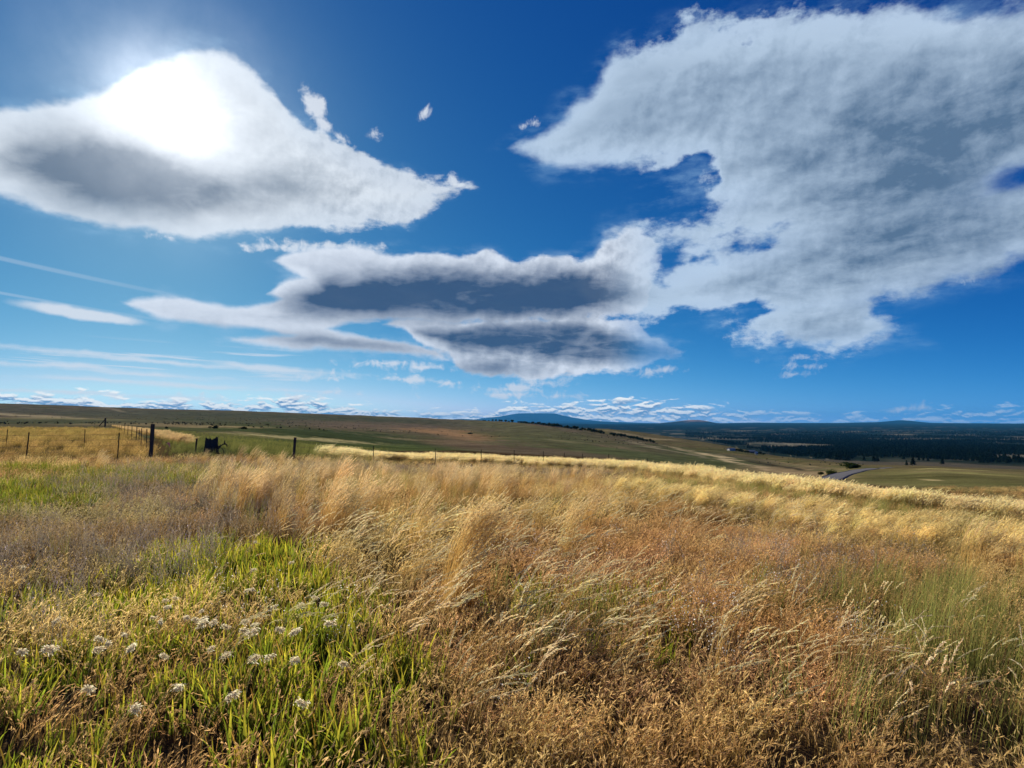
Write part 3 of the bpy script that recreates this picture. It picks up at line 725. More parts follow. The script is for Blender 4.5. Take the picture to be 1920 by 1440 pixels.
# ---------------------------------------------------------------- plants: scattering
SCX = math.cos(PITCH)/FPX
def scatter(name, label, cat, key, dens, r0, r1, maskf, scale=(.8, 1.25), tint=(1, 1, 1), tvar=.18, seed=1, umax=1.0, tintf=None, sink=.02, rvar=.5):
    R = np.random.default_rng(seed)
    # density dens(r) per square metre; sample distance by rings
    edges = np.exp(np.linspace(math.log(r0), math.log(r1), 40)); pts = []
    for a, b in zip(edges[:-1], edges[1:]):
        m = R.poisson(dens((a+b)/2)*umax*(b*b-a*a))
        y = np.sqrt(R.uniform(a*a, b*b, m)); x = y*R.uniform(-umax, umax, m); pts.append(np.stack([x, y], 1))
    P = np.vstack(pts); z = gz(P[:, 0], P[:, 1])
    px, py = proj(P[:, 0], P[:, 1], z)
    m = maskf(px, py, P[:, 0], P[:, 1]); keep = R.uniform(size=len(P)) < m
    P, z, px, py = P[keep], z[keep], px[keep], py[keep]; n = len(P)
    me = bpy.data.meshes.new(name); me.vertices.add(n)
    me.vertices.foreach_set("co", np.stack([P[:, 0], P[:, 1], z-sink], 1).astype(np.float32).ravel())
    rot = np.zeros((n, 3), np.float32); rot[:, 2] = R.normal(0, rvar, n); rot[:, 0] = R.normal(0, .06, n); rot[:, 1] = R.normal(0, .06, n)
    me.attributes.new("rot", 'FLOAT_VECTOR', 'POINT').data.foreach_set("vector", rot.ravel())
    s = R.uniform(scale[0], scale[1], n)*(0.8+.4*vnoise(P[:, 0]/1.1+40, P[:, 1]/1.1, seed))
    me.attributes.new("scl", 'FLOAT', 'POINT').data.foreach_set("value", s.astype(np.float32))
    me.attributes.new("pick", 'INT', 'POINT').data.foreach_set("value", R.integers(0, 100, n).astype(np.int32))
    t = np.ones((n, 4), np.float32); t[:, :3] = np.array(tint)
    if tintf is not None: t[:, :3] *= tintf(px, py, P[:, 0], P[:, 1])
    t[:, :3] *= R.normal(1, tvar, (n, 1)).clip(.5, 1.6)*(1+R.normal(0, .022, (n, 3)))
    me.attributes.new("tint", 'FLOAT_COLOR', 'POINT').data.foreach_set("color", t.ravel())
    me.materials.append(gl)
    ob = bpy.data.objects.new(name, me); sc.collection.objects.link(ob)
    ng = bpy.data.node_groups.new(name, 'GeometryNodeTree'); ng.is_modifier = True
    ng.interface.new_socket("Geometry", in_out='INPUT', socket_type='NodeSocketGeometry')
    ng.interface.new_socket("Geometry", in_out='OUTPUT', socket_type='NodeSocketGeometry')
    N = ng.nodes.new; i = N('NodeGroupInput'); o = N('NodeGroupOutput'); ip = N('GeometryNodeInstanceOnPoints')
    ci = N('GeometryNodeCollectionInfo'); ci.inputs[0].default_value = PROTO[key]; ci.inputs[1].default_value = True; ci.inputs[2].default_value = True
    def na(nm, dt): a = N('GeometryNodeInputNamedAttribute'); a.data_type = dt; a.inputs[0].default_value = nm; return a.outputs[0]
    L = ng.links.new
    L(i.outputs[0], ip.inputs['Points']); L(ci.outputs[0], ip.inputs['Instance']); ip.inputs['Pick Instance'].default_value = True
    L(na("pick", 'INT'), ip.inputs['Instance Index']); L(na("rot", 'FLOAT_VECTOR'), ip.inputs['Rotation']); L(na("scl", 'FLOAT'), ip.inputs['Scale'])
    L(ip.outputs[0], o.inputs[0])
    md = ob.modifiers.new("grow", 'NODES'); md.node_group = ng
    print("SCATTER", name, key, n)
    return tag(ob, label, cat, kind="stuff")
def E(px, py, cx, cy, rx, ry, rot=0.0, s=.35):
    c, s_ = math.cos(math.radians(rot)), math.sin(math.radians(rot))
    a, b = px-cx, py-cy
    return sm(np.sqrt(((a*c+b*s_)/rx)**2+((-a*s_+b*c)/ry)**2), 1+s, 1-s)
def patch(x, y, sz, lo, hi, seed): return sm(fbm(x/sz+31, y/sz+17, seed, 4), lo, hi)
def warp(px, py, x, y):
    r = np.hypot(x, y); k = 1104/r
    return px+(fbm(x/.9, y/.9, 5, 3)-.5)*k*.9, py+(fbm(x/.9+50, y/.9, 6, 3)-.5)*k*.5
def m_green(px, py, x, y):
    px, py = warp(px, py, x, y)
    a = np.maximum.reduce([E(px, py, 330, 1230, 330, 110), .8*E(px, py, 90, 1290, 200, 80), E(px, py, 430, 1095, 170, 75), E(px, py, 620, 1210, 150, 90), E(px, py, 300, 1450, 420, 140), .5*E(px, py, 690, 1330, 180, 120), .35*E(px, py, 1010, 1150, 60, 26), .3*E(px, py, 1150, 1180, 200, 60), .4*E(px, py, 60, 1300, 100, 160)])
    return np.clip(a*(0.25+patch(x, y, .5, .38, .55, 61)), 0, 1)
def m_greenback(px, py, x, y):
    px, py = warp(px, py, x, y)
    return np.maximum.reduce([E(px, py, 60, 945, 150, 38, -8), .8*E(px, py, 260, 905, 160, 14), .5*E(px, py, 200, 890, 300, 10)])*(.3+.7*patch(x, y, 1.1, .4, .55, 62))
def m_weed(px, py, x, y):
    px, py = warp(px, py, x, y)
    return np.maximum.reduce([.9*E(px, py, 130, 1070, 260, 75), .7*E(px, py, 420, 985, 220, 60), .8*E(px, py, 330, 930, 260, 30), .75*E(px, py, 600, 886, 420, 9), .5*E(px, py, 1000, 890, 300, 6), .35*E(px, py, 1450, 1090, 260, 60), .5*E(px, py, 60, 1180, 110, 90)])
def m_gold(px, py, x, y):
    clear_ = 1-E(px, py, 880, 1010, 100, 60)
    px, py = warp(px, py, x, y)
    a = np.maximum.reduce([.8*E(px, py, 640, 945, 230, 45), .8*E(px, py, 870, 925, 140, 26), .55*E(px, py, 560, 1010, 160, 40), .45*E(px, py, 780, 1000, 110, 40), .25*E(px, py, 1080, 950, 90, 50), .25*E(px, py, 330, 890, 200, 12)])
    return np.clip(a*patch(x, y, .8, .44, .56, 63)*1.1+a*.12, 0, 1)*clear_
def m_crest(px, py, x, y):      # far pale strip
    line = np.interp(px, [560, 640, 750, 850, 1000, 1150, 1280, 1440, 1600, 1750, 1920, 2100], [855, 857, 863, 864, 871, 876, 891, 915, 937, 955, 976, 1000])
    wd = np.interp(px, [560, 750, 900, 1150, 1280, 1600, 1920], [3, 4, 4, 6, 8, 10, 13])
    return sm(np.abs(py-line)/wd, 1.25, .8)*(.65+.35*patch(x, y, 3, .36, .5, 64))*sm(px, 560, 760)
def m_feather(px, py, x, y):
    px, py = warp(px, py, x, y)
    a = np.maximum.reduce([E(px, py, 1340, 960, 170, 13, 8), E(px, py, 1580, 1000, 220, 19, 9), E(px, py, 1860, 1052, 200, 26, 8), .5*E(px, py, 1190, 936, 110, 9, 5)])
    return np.clip(a*(.12+patch(x, y, 1.2, .42, .54, 65)), 0, 1)
def m_softgreen(px, py, x, y):
    px, py = warp(px, py, x, y)
    return np.clip(np.maximum.reduce([E(px, py, 1800, 1220, 240, 120), .7*E(px, py, 1700, 1350, 260, 90), .4*E(px, py, 1500, 1150, 160, 60), .8*E(px, py, 1420, 932, 220, 10, 6), .9*E(px, py, 1700, 975, 240, 16, 9), .6*E(px, py, 160, 1060, 50, 30), .5*E(px, py, 1370, 1160, 50, 40), .4*E(px, py, 1000, 1180, 120, 40), .3*E(px, py, 40, 1150, 60, 90), .25*E(px, py, 700, 960, 300, 40)])*(.35+.8*patch(x, y, .7, .4, .56, 66)), 0, 1)
def m_red(px, py, x, y):
    px, py = warp(px, py, x, y)
    return np.maximum.reduce([E(px, py, 1260, 1090, 300, 80), .6*E(px, py, 1350, 1300, 350, 120), .4*E(px, py, 900, 1250, 300, 120), .35*E(px, py, 1600, 1080, 200, 60), .3*E(px, py, 350, 960, 300, 30)])*(.35+.65*patch(x, y, .6, .4, .56, 67))
def m_base(px, py, x, y):
    g_ = m_green(px, py, x, y)
    gb = np.maximum(m_greenback(px, py, x, y), m_softgreen(px, py, x, y)*.5)
    return np.clip((1-.76*g_)*(1-.75*gb)*(.45+.55*patch(x, y, .7, .36, .52, 68)), 0, 1)*sm(py, 856, 872)
near_d = lambda d, r1=9., p=1.35: (lambda r: d*min(1, (r1/r)**p) if r > r1 else d)
base_t = lambda px, py, x, y: (1-(np.maximum(E(px, py, 150, 1010, 420, 100), .5*E(px, py, 600, 900, 500, 30))[:, None])*np.array([.36, .30, .24]))*(np.array([1, 1, 1])+(patch(x, y, 1.6, .35, .65, 70)[:, None]-.5)*np.array([.3, .5, .5]))
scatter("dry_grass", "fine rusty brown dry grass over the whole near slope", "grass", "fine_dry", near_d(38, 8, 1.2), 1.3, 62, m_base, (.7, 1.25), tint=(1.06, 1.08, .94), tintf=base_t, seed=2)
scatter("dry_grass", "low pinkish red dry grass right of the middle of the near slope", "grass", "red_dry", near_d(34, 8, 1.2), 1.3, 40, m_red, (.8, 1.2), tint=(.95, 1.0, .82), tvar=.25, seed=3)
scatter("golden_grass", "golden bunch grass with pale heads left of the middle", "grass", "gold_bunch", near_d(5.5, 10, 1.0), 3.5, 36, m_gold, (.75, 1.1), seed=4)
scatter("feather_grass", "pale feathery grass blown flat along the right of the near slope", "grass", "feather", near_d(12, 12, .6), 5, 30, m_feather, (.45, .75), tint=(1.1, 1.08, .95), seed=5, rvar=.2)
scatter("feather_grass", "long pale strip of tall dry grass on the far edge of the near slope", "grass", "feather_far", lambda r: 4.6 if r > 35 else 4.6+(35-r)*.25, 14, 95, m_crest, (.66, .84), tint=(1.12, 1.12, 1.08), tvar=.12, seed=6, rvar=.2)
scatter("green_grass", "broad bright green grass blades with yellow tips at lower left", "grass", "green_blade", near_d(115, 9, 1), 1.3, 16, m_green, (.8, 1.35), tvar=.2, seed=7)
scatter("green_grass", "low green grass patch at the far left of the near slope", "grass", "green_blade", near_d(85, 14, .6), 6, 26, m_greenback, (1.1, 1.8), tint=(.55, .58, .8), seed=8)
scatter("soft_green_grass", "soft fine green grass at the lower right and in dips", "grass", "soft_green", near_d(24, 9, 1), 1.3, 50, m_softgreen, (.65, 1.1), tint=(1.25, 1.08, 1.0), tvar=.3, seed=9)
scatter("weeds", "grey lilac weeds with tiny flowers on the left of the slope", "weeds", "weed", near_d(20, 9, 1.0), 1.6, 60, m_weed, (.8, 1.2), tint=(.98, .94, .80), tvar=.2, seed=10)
def m_arch(px, py, x, y):
    px, py = warp(px, py, x, y)
    return np.clip(np.maximum.reduce([E(px, py, 950, 1230, 380, 120), .8*E(px, py, 800, 1060, 340, 60), .6*E(px, py, 1500, 1350, 400, 120), .5*E(px, py, 600, 1350, 300, 100), .35*E(px, py, 1300, 1000, 300, 40)])*(.25+.75*patch(x, y, .5, .42, .6, 69)), 0, 1)
scatter("arching_grass", "long straw stems bowed over with pale seed heads in the foreground", "grass", "arch", near_d(24, 9, 1), 1.6, 22, m_arch, (.55, 1.0), seed=12)
def m_speck(px, py, x, y):
    px, py = warp(px, py, x, y)
    return np.maximum.reduce([.9*E(px, py, 1330, 1220, 300, 110), .6*E(px, py, 1500, 1090, 260, 50), .5*E(px, py, 1100, 1060, 200, 50), .4*E(px, py, 600, 1150, 300, 60)])*patch(x, y, .5, .45, .58, 71)
scatter("white_flowers", "tiny white dry flowers sprinkled right of the middle of the slope", "flowers", "speck", near_d(26, 8, 1), 1.3, 16, m_speck, (.8, 1.2), seed=13)
def fence_px(py): return np.interp(py, [796, 800, 805, 812, 822, 835, 850, 870], [200, 208, 226, 246, 262, 276, 288, 300])
def m_leftfield(px, py, x, y):
    r = np.hypot(x, y)
    return np.clip(sm(py, 799, 806)*sm(fence_px(py)-px, -2, 6)*sm(r, 26, 31)*(.25+.9*patch(x, y, 5, .40, .56, 72)), 0, 1)
def lf_t(px, py, x, y):
    k = (patch(x, y, 9, .35, .65, 74)*sm(py, 845, 800))[:, None]
    return 1+(np.array([.72, .85, .7])-1)*k
scatter("straw_weeds", "amber dry weeds in the field beyond the left fence", "weeds", "straw_clump", lambda r: 1.4 if r < 60 else 1.4*(60/r)**1.1, 26, 190, m_leftfield, (.38, .75), tintf=lf_t, tvar=.25, seed=14)
def m_roadside(px, py, x, y):
    line = np.interp(px, [205, 250, 300, 340, 385], [800, 806, 818, 829, 843]); wd = np.interp(px, [205, 385], [1.8, 7])
    return sm(np.abs(py-line)/wd, 1.3, .7)*(px > 200)*sm(px, 362, 340)*(px > fence_px(py)+3)
scatter("feather_grass", "curving pale strip of dry grass right of the receding fence", "grass", "feather_far", lambda r: 2.2 if r < 50 else 2.2*(50/r), 28, 260, m_roadside, (.5, .8), tint=(.82, .70, .62), tvar=.15, seed=15)
def m_meadow(px, py, x, y):
    r = np.hypot(x, y)
    return sm(r, 27, 33)*sm(px, 290, 340)*sm(px, 760, 660)*(.35+.65*patch(x, y, 3, .4, .56, 75))*sm(py, 800, 812)*(1-.9*E(px, py, 400, 850, 40, 9))
scatter("soft_green_grass", "green meadow grass beyond the near slope at left centre", "grass", "soft_green", lambda r: 7 if r < 40 else 7*(40/r)**1.4, 27, 170, m_meadow, (.6, .95), tint=(.72, .64, .62), tvar=.25, seed=16)

# ---------------------------------------------------------------- placing by sight line onto the ground
def hit(px, py, Ymin=20.0, Ymax=30000.0):
    d = ray(px, py); Y = np.exp(np.linspace(math.log(Ymin), math.log(Ymax), 1500))
    x = d[0]*Y; z = CAM_Z+d[2]*Y; b = np.where(z <= gz(x, Y))[0]
    y = Y[b[0]] if len(b) else Ymax
    return Vector((d[0]*y, y, g1(d[0]*y, y)))
m_wood = simple_mat("weathered_wood", (.085, .070, .058), 30, .5, .9, stretch=(1, 1, .08))
m_char = simple_mat("dark_wood", (.075, .064, .054), 18, .6, .95)
m_tpost = simple_mat("painted_steel_post", (.050, .045, .036), 20, .5, .6)
m_wire = simple_mat("rusty_wire", (.20, .15, .10), 40, .3, .5)
m_bark = simple_mat("bark", (.060, .045, .034), 8, .5, .95)
m_asph = simple_mat("asphalt", (.15, .15, .155), 0.8, .25, .9)
m_pink = simple_mat("pink_plastic_ribbon", (.80, .28, .36), 30, .1, .5)
m_tipw = simple_mat("white_painted_top", (.6, .6, .56), 30, .1, .5)
fol = leaf_mat("foliage", 0.25, inst=False); folp = leaf_mat("needles", 0.1, inst=True)

# -------- fences
def tpost(parent, p, h, lean=(0, 0), r=.022):
    m = MB(); x, y, z = p
    q = lambda t, ox=0, oy=0: (x+ox+lean[0]*t, y+oy+lean[1]*t, z+t)
    v = []
    for t in (-.2, h):                                   # T-shaped section
        for ox, oy in ((-r, 0), (-r, .007), (-.004, .007), (-.004, .038), (.004, .038), (.004, .007), (r, .007), (r, 0)): v.append(q(t, ox, oy))
    m.add(v, [(k, (k+1) % 8, 8+(k+1) % 8, 8+k) for k in range(8)]+[(7, 6, 5, 4, 3, 2, 1, 0), (8, 9, 10, 11, 12, 13, 14, 15)])
    for k in range(int(h/.11)): m.box(q(.15+k*.11, 0, -.004), (.016, .010, .020))
    return m.build("post", m_tpost, parent)
def wires(parent, pts, hs, rad=.0030):
    for hgt in hs:
        m = MB(); P = []
        for (a, b) in zip(pts[:-1], pts[1:]):
            for k in range(6):
                t = k/6; P.append((a[0]*(1-t)+b[0]*t, a[1]*(1-t)+b[1]*t, (a[2]*(1-t)+b[2]*t)+hgt-.10*t*(1-t)))
        P.append((pts[-1][0], pts[-1][1], pts[-1][2]+hgt)); m.tube(P, rad, 4); m.build("wire", m_wire, parent)
def wooden_post(parent, p, h, r, lean=(0, 0), name="wooden_post", mat=None, seed=0):
    R = np.random.default_rng(seed); m = MB(); pts = []; rr = []
    for k in range(9):
        t = -.3+(h+.3)*k/8; pts.append((p[0]+lean[0]*t+R.normal(0, .004), p[1]+lean[1]*t, p[2]+t)); rr.append(r*R.uniform(.94, 1.05))
    m.tube(pts, rr, 12)
    v = [Vector(q) for q in m.v]
    for q in range(len(v)):                               # split, worn faces
        a = (q % 12)*2*math.pi/12; k = 1-.10*abs(math.sin(3*a+seed)); c = Vector(pts[min(q//12, 8)]); m.v[q] = tuple(c+(v[q]-c)*k)
    return m.build(name, mat or m_wood, parent)
def fence(label, posts, hs, group=None, name="wire_fence", first=None, wood=None, rad=.003):
    """posts: list of (px, Y, height, leanx)"""
    b0 = ground_at(posts[0][0], posts[0][1])
    f = empty(name, tuple(b0), label, "fence", group); P = []
    for k, (px, Y, h, ln) in enumerate(posts):
        g_ = ground_at(px, Y)-b0; P.append(tuple(g_))
        if wood and k in wood: wooden_post(f, g_, h, wood[k], (ln, 0), "wooden_post", None, k+3)
        else: tpost(f, g_, h, (ln, 0), .022 if Y < 42 else .028)
    wires(f, P, hs, rad); return f
def yh(px, top, h): # distance at which a post of this height on the ground reaches the seen top row
    Y = np.linspace(12, 300, 2000); z = gz((px-960)*SCX*Y, Y)+h; _, p = proj((px-960)*SCX*Y, Y, z)
    k = np.where(p <= top)[0] if top > 790 else np.array([0]); return float(Y[k[0]]) if len(k) else 60.0
fence("near wire fence of thin steel posts joined to the thick dark corner post",
      [(-150, 23, 1.25, .02), (52, 24.5, 1.2, .06), (223, 26, 1.15, .03), (285, 26.5, 1.53, .03)], (.35, .6, .85, 1.08), wood={3: .085}, rad=.006)
fence("farther wire fence of low thin posts crossing the amber weeds at far left",
      [(-120, 37, 1.2, 0), (14, 38, 1.15, .02), (160, 39, 1.12, 0), (262, 40, 1.1, 0)], (.5, .75, 1.0))
fence("wire fence running straight away from the corner post towards the hill",
      [(285, 26.9, 1.2, 0), (276, 31, 1.25, 0), (266, 35, 1.25, 0), (256.5, 44, 1.3, .02), (248, 52, 1.3, 0), (240.5, 62, 1.3, 0), (234, 74, 1.3, .02), (228, 88, 1.3, 0), (224, 103, 1.35, 0), (220, 120, 1.35, 0), (216, 140, 1.35, .02), (213, 163, 1.4, 0), (210, 190, 1.4, 0), (207, 222, 1.4, 0), (204, 260, 1.5, 0)], (.25, .45, .65, .85, 1.1), rad=.006)
fence("long wire fence of thin posts in front of the pale grass strip in the middle",
      [(552, 28, 1.12, .05), (701, 44, 1.25, 0), (817, 48, 1.35, 0), (902, 50, 1.35, .02), (964, 52, 1.4, 0), (1018, 53, 1.4, .02), (1055, 54, 1.3, .12), (1095, 55, 1.25, -.14), (1140, 56, 1.3, .03), (1213, 57, 1.3, 0), (1320, 80, 3.4, 0)], (.4, .7, .95, 1.1), wood={0: .066}, rad=.006)
sp = ground_at(368, 32); o_ = empty("stub_post", tuple(sp), "short dark stub post standing just left of the broken stump", "post")
wooden_post(o_, (0, 0, 0), .72, .042, (.08, 0), "shaft", m_char, 5)
mbx = MB(); mbx.tube([(.06, 0, .70), (.065, 0, .76), (.07, 0, .80)], [.05, .055, .03], 8); mbx.build("cap", m_char, o_)
# far post beyond the amber field
sp = hit(197, 800, 100); o_ = empty("far_post", tuple(sp), "dark post with a brace at the far end of the receding fence", "post")
wooden_post(o_, (0, 0, 0), 3.6, .32, (0, 0), "shaft", m_char, 8); mbx = MB(); mbx.tube([(-.2, 0, 3.0), (-2.6, 0, .1)], .16, 6); mbx.build("brace", m_char, o_)

# -------- broken stump with splintered uprights, and the fallen branches beside it
sp = ground_at(397, 33)
st_ = empty("tree_stump", tuple(sp), "broad dark broken stump with two jagged uprights in the dry grass", "stump")
st_.scale = (1.15, 1, 1.1)
R = np.random.default_rng(5); n = 28; v = []; rows = 7
for i in range(rows):
    t = i/(rows-1)
    for k in range(n):
        a = 2*math.pi*k/n; top = .64+.07*max(0, math.cos(a-math.pi))**2+.12*max(0, math.cos(a-.2))**2+.07*R.uniform()*(k % 3 == 0)
        r = (.36-.10*t**.6)*(1+.10*math.sin(5*a)+.05*R.normal())
        v.append((r*1.05*math.cos(a), r*.7*math.sin(a), -.2+(top+.2)*t))
f = [(i*n+k, i*n+(k+1) % n, (i+1)*n+(k+1) % n, (i+1)*n+k) for i in range(rows-1) for k in range(n)]
v.append((0, 0, .5)); f += [((rows-1)*n+k, (rows-1)*n+(k+1) % n, len(v)-1) for k in range(n)]
mesh_from("trunk", v, f, m_char, None, False, st_)
m = MB(); m.tube([(.20, -.1, .22), (.34, -.14, .36), (.46, -.14, .30), (.52, -.12, .40)], [.06, .045, .03, .012], 7); m.tube([(.32, -.1, .08), (.44, -.13, .20), (.56, -.12, .34)], [.035, .03, .02], 6); m.build("broken_limb", m_char, st_)
sp = ground_at(419, 33)
br = empty("fallen_branch", tuple(sp), "bent dark branch with a curled tip right of the broken stump", "branch")
m = MB(); m.tube([(-.35, 0, .10), (-.18, .0, .32), (.0, .0, .46), (.12, .0, .50), (.22, .0, .44), (.25, .0, .33)], [.02, .026, .03, .045, .04, .025], 7)
m.tube([(.10, 0, .48), (.09, 0, .60), (.12, 0, .68)], [.03, .035, .02], 7); m.build("limb", m_char, br)
m = MB(); m.tube([(-.2, .02, .30), (-.05, .02, .25), (.05, .02, .1), (.08, 0, -.1)], [.015, .018, .02, .02], 6); m.tube([(-.1, 0, .4), (-.16, 0, .5)], [.015, .006], 5); m.build("twig", m_char, br)

# -------- pink marker
sp = ground_at(317, 24)
fl = empty("survey_flag", tuple(sp), "small pink survey ribbon on a thin stake right of the corner post", "marker")
m = MB(); m.tube([(0, 0, -.1), (0, 0, .78)], .006, 6); m.build("stake", m_wire, fl)
m = MB(); R = np.random.default_rng(3)
for (x0, z0, x1, z1, w_) in [(-.055, .74, .03, .82, .03), (.0, .80, .07, .73, .035), (.03, .73, .065, .62, .03), (-.02, .76, .02, .69, .025)]:
    d = Vector((x1-x0, 0, z1-z0)).normalized(); s_ = Vector((-d.z, 0, d.x))*w_*.5
    a = Vector((x0, 0, z0)); b = Vector((x1, 0, z1)); mid_ = (a+b)/2+Vector((0, .025, 0))
    m.add([a-s_, a+s_, mid_+s_, mid_-s_, b+s_*.7, b-s_*.7], [(0, 1, 2, 3), (3, 2, 4, 5)])
m.build("ribbon", m_pink, fl)

# -------- trees and bushes
def clump_crown(R, n, cx, rad, hgt, z0, size, cols, conical=False):
    T = Tuft()
    lobes = [(R.normal(0, rad*.40), R.normal(0, rad*.40), z0+hgt*R.uniform(.25, .8), R.uniform(.35, .6)) for _ in range(9)]
    for i in range(n):
        if conical:
            t = R.uniform()**1.3; r = rad*(1-t)**.8*math.sqrt(R.uniform(.25, 1))*(.75+.25*math.sin(t*34)); a = R.uniform(0, 6.28)
            p = np.array([r*math.cos(a), r*math.sin(a), z0+hgt*t]); 
        else:
            lx, ly, lz, lr = lobes[R.integers(0, 9)]; e = R.normal(0, 1, 3); e /= np.linalg.norm(e); e *= R.uniform(.6, 1.05)
            p = np.array([lx+e[0]*rad*lr*1.2, ly+e[1]*rad*lr*1.2, max(z0*.6, lz+e[2]*hgt*lr*.75)])
        d = R.normal(0, 1, 3); d /= np.linalg.norm(d); s_ = np.cross(d, R.normal(0, 1, 3)); s_ /= np.linalg.norm(s_)
        L = size*R.uniform(.6, 1.3); c = np.array(cols[R.integers(0, len(cols))])*R.uniform(.7, 1.3)
        T.strip(np.array([p-d*L*.5, p, p+d*L*.5]), np.array([.12, .42, .10])*L, s_, np.array([c, c, c*1.15]))
    return T
GREENS = [(.030, .048, .018), (.045, .065, .024), (.022, .036, .016)]
PINES = [(.020, .036, .018), (.030, .048, .024), (.014, .026, .014)]
def tree(seed, pine, h, w_):
    R = np.random.default_rng(seed)
    t = bpy.data.objects.new("pine_tree" if pine else "oak_tree", None)
    m = MB(); z = .3*h if pine else .4*h
    m.tube([(0, 0, -.3), (R.normal(0, .05), 0, z*.5), (R.normal(0, .1), 0, z), (0, 0, h*(.93 if pine else .65))], [w_*.07, w_*.055, w_*.045, w_*.015], 7)
    for k in range(5):
        a = R.uniform(0, 6.28); zz = z*R.uniform(.8, 1.5); m.tube([(0, 0, zz), (math.cos(a)*w_*.2, math.sin(a)*w_*.2, zz+h*.07), (math.cos(a)*w_*.38, math.sin(a)*w_*.38, zz+h*.12)], [w_*.03, w_*.02, w_*.008], 5)
    tk = mesh_from("trunk", m.v, m.f, m_bark, m.c, False, None, link=False)
    cr = clump_crown(R, 420, 0, w_/2, h*(.86 if pine else .78), h*(.13 if pine else .2), w_*(.20 if pine else .2), PINES if pine else GREENS, pine).mesh("crown", fol, False)
    return t, tk, cr
TREES = {}
for k in range(4): TREES[('oak', k)] = tree(100+k, False, 1.0, 1.25); TREES[('pine', k)] = tree(200+k, True, 1.0, .48)
def plant(kind, loc, h, label, group, rz, wide=1.0, cat="tree"):
    k = int(rz*10) % 4; t, tk, cr = TREES[(kind, k)]
    o = t.copy(); o.name = "pine_tree" if kind == 'pine' else "oak_tree"; sc.collection.objects.link(o)
    for c in (tk, cr):
        q = c.copy(); sc.collection.objects.link(q); q.parent = o
    o.location = (loc[0], loc[1], loc[2]-.05); o.scale = (h*wide, h*wide, h); o.rotation_euler = (0, 0, rz)
    return tag(o, label, cat, group)
ORD = ['first','second','third','fourth','fifth','sixth','seventh','eighth','ninth','tenth','eleventh','twelfth','thirteenth','fourteenth','fifteenth','sixteenth','seventeenth','eighteenth','nineteenth','twentieth']
R = np.random.default_rng(12)
crest_px = [905,910,916,923,930,937,941,948,955,961,972,976,980,984,988,992,996,1000,1004,1008,1012,1015,1018,1021,1024,1027,1030,1033,1036,1039,1043,1046,1050,1054,1058,1062,1066,1071,1076,1081,1091,1096,1106,1110,1114,1118,1122,1126,1131,1146,1151,1157,1165,1170,1176,1182,1187,1195,1200,1206,1212,1218,1223]
def crest_label(px):
    segs = [(900, 945, "far left end"), (946, 1009, "thin second stretch"), (1010, 1055, "dense middle stretch"), (1056, 1100, "stretch right of the middle"), (1101, 1140, "stretch before the gap"), (1141, 1300, "last stretch")]
    for a, b, n_ in segs:
        if a <= px <= b: return "%s dark tree from left in the %s of the crest trees" % (ORD[[q for q in crest_px if a <= q <= b].index(px)], n_)
for px in crest_px:
    Yc = float(np.exp(np.interp(px, [850, 1000, 1150, 1280], np.log([2300, 1400, 1100, 850]))))*R.uniform(.955, .985)
    p = ground_at(px+R.normal(0, .6), Yc); hpx = np.interp(px, [900, 1000, 1060, 1150, 1230], [2.6, 4.2, 5.6, 6.0, 5.2])*R.uniform(.7, 1.15)
    tall = px == 961
    plant('oak', p, hpx*Yc/FPX*(1.3 if tall else 1), "tallest pointed dark tree on the far left part of the crest line" if tall else crest_label(px), "trees along the hill crest", R.uniform(0, 6), R.uniform(.85, 1.2))
for px, py, hp, lb in [(1620,864,11,"dark pine left of the broad pine pair beyond the road"),(1627,857,8,"small pine behind the left pine beyond the road"),(1638,866,15,"left one of the broad tall pine pair beyond the road"),(1645,866,14,"right one of the broad tall pine pair beyond the road"),(1652,859,9,"small dark pine right of and behind the broad pine pair"),
    (1694,862,11,"lone pine above the two pines at the field's far edge"),(1700,873,10,"shorter one of the two pines at the field's far edge"),(1712,873,17,"taller one of the two pines at the field's far edge"),(1723,864,10,"left pine of the small grove right of the two field edge pines"),(1731,864,9,"middle pine of the small grove right of the two field edge pines"),(1740,865,9,"right pine of the small grove right of the two field edge pines"),
    (1767,871,14,"solitary conical pine in the dark pasture right of the grove")]:
    p = hit(px, py, 320); plant('pine', p, hp*p.y/FPX, lb, "pines beyond the road", R.uniform(0, 6), 1.35)
for k, px in enumerate(range(1838, 1925, 6)):
    p = hit(px+R.normal(0, 1.2), 868+R.normal(0, .6), 320); plant('pine', p, R.uniform(8, 12)*p.y/FPX, "%s pine from left in the row before the pale clearing at right" % ORD[k], "pine row at far right", R.uniform(0, 6), 1.5)
for k, (px, py, hp) in enumerate([(1382,846,4.5),(1387,847,5),(1392,848,4),(1398,849,4),(1403,849.5,4),(1425,852,5),(1431,853,3.5)]):
    p = hit(px, py, 300); plant('oak', p, hp*p.y/FPX, "%s low dark tree from left among the farm buildings" % ORD[k], "trees around the farm", R.uniform(0, 6), 1.3)
def bush(px, py, wpx, hpx, label, ymin=60, cols=GREENS, seed=1, dpt=.8):
    p = hit(px, py, ymin); k = p.y/FPX; Rb = np.random.default_rng(seed)
    o = empty("bush", (p.x, p.y, p.z-.05), label, "bush")
    cr = clump_crown(Rb, 900, 0, .5, 1.0, -.15, .12, cols).mesh("foliage", fol, True, o); cr.scale = (wpx*k*1.0, wpx*k*dpt, hpx*k*1.15)
    m = MB()
    for a in range(6): m.tube([(0, 0, -.1), (math.cos(a)*.12, math.sin(a)*.12, .25), (math.cos(a)*.3, math.sin(a)*.3, .5)], [.03, .02, .01], 5)
    tw = m.build("stems", m_bark, o); tw.scale = cr.scale
bush(403, 803.5, 13, 6, "round dark bush on the pale strip left of the centre of the meadow", 100, PINES, 1)
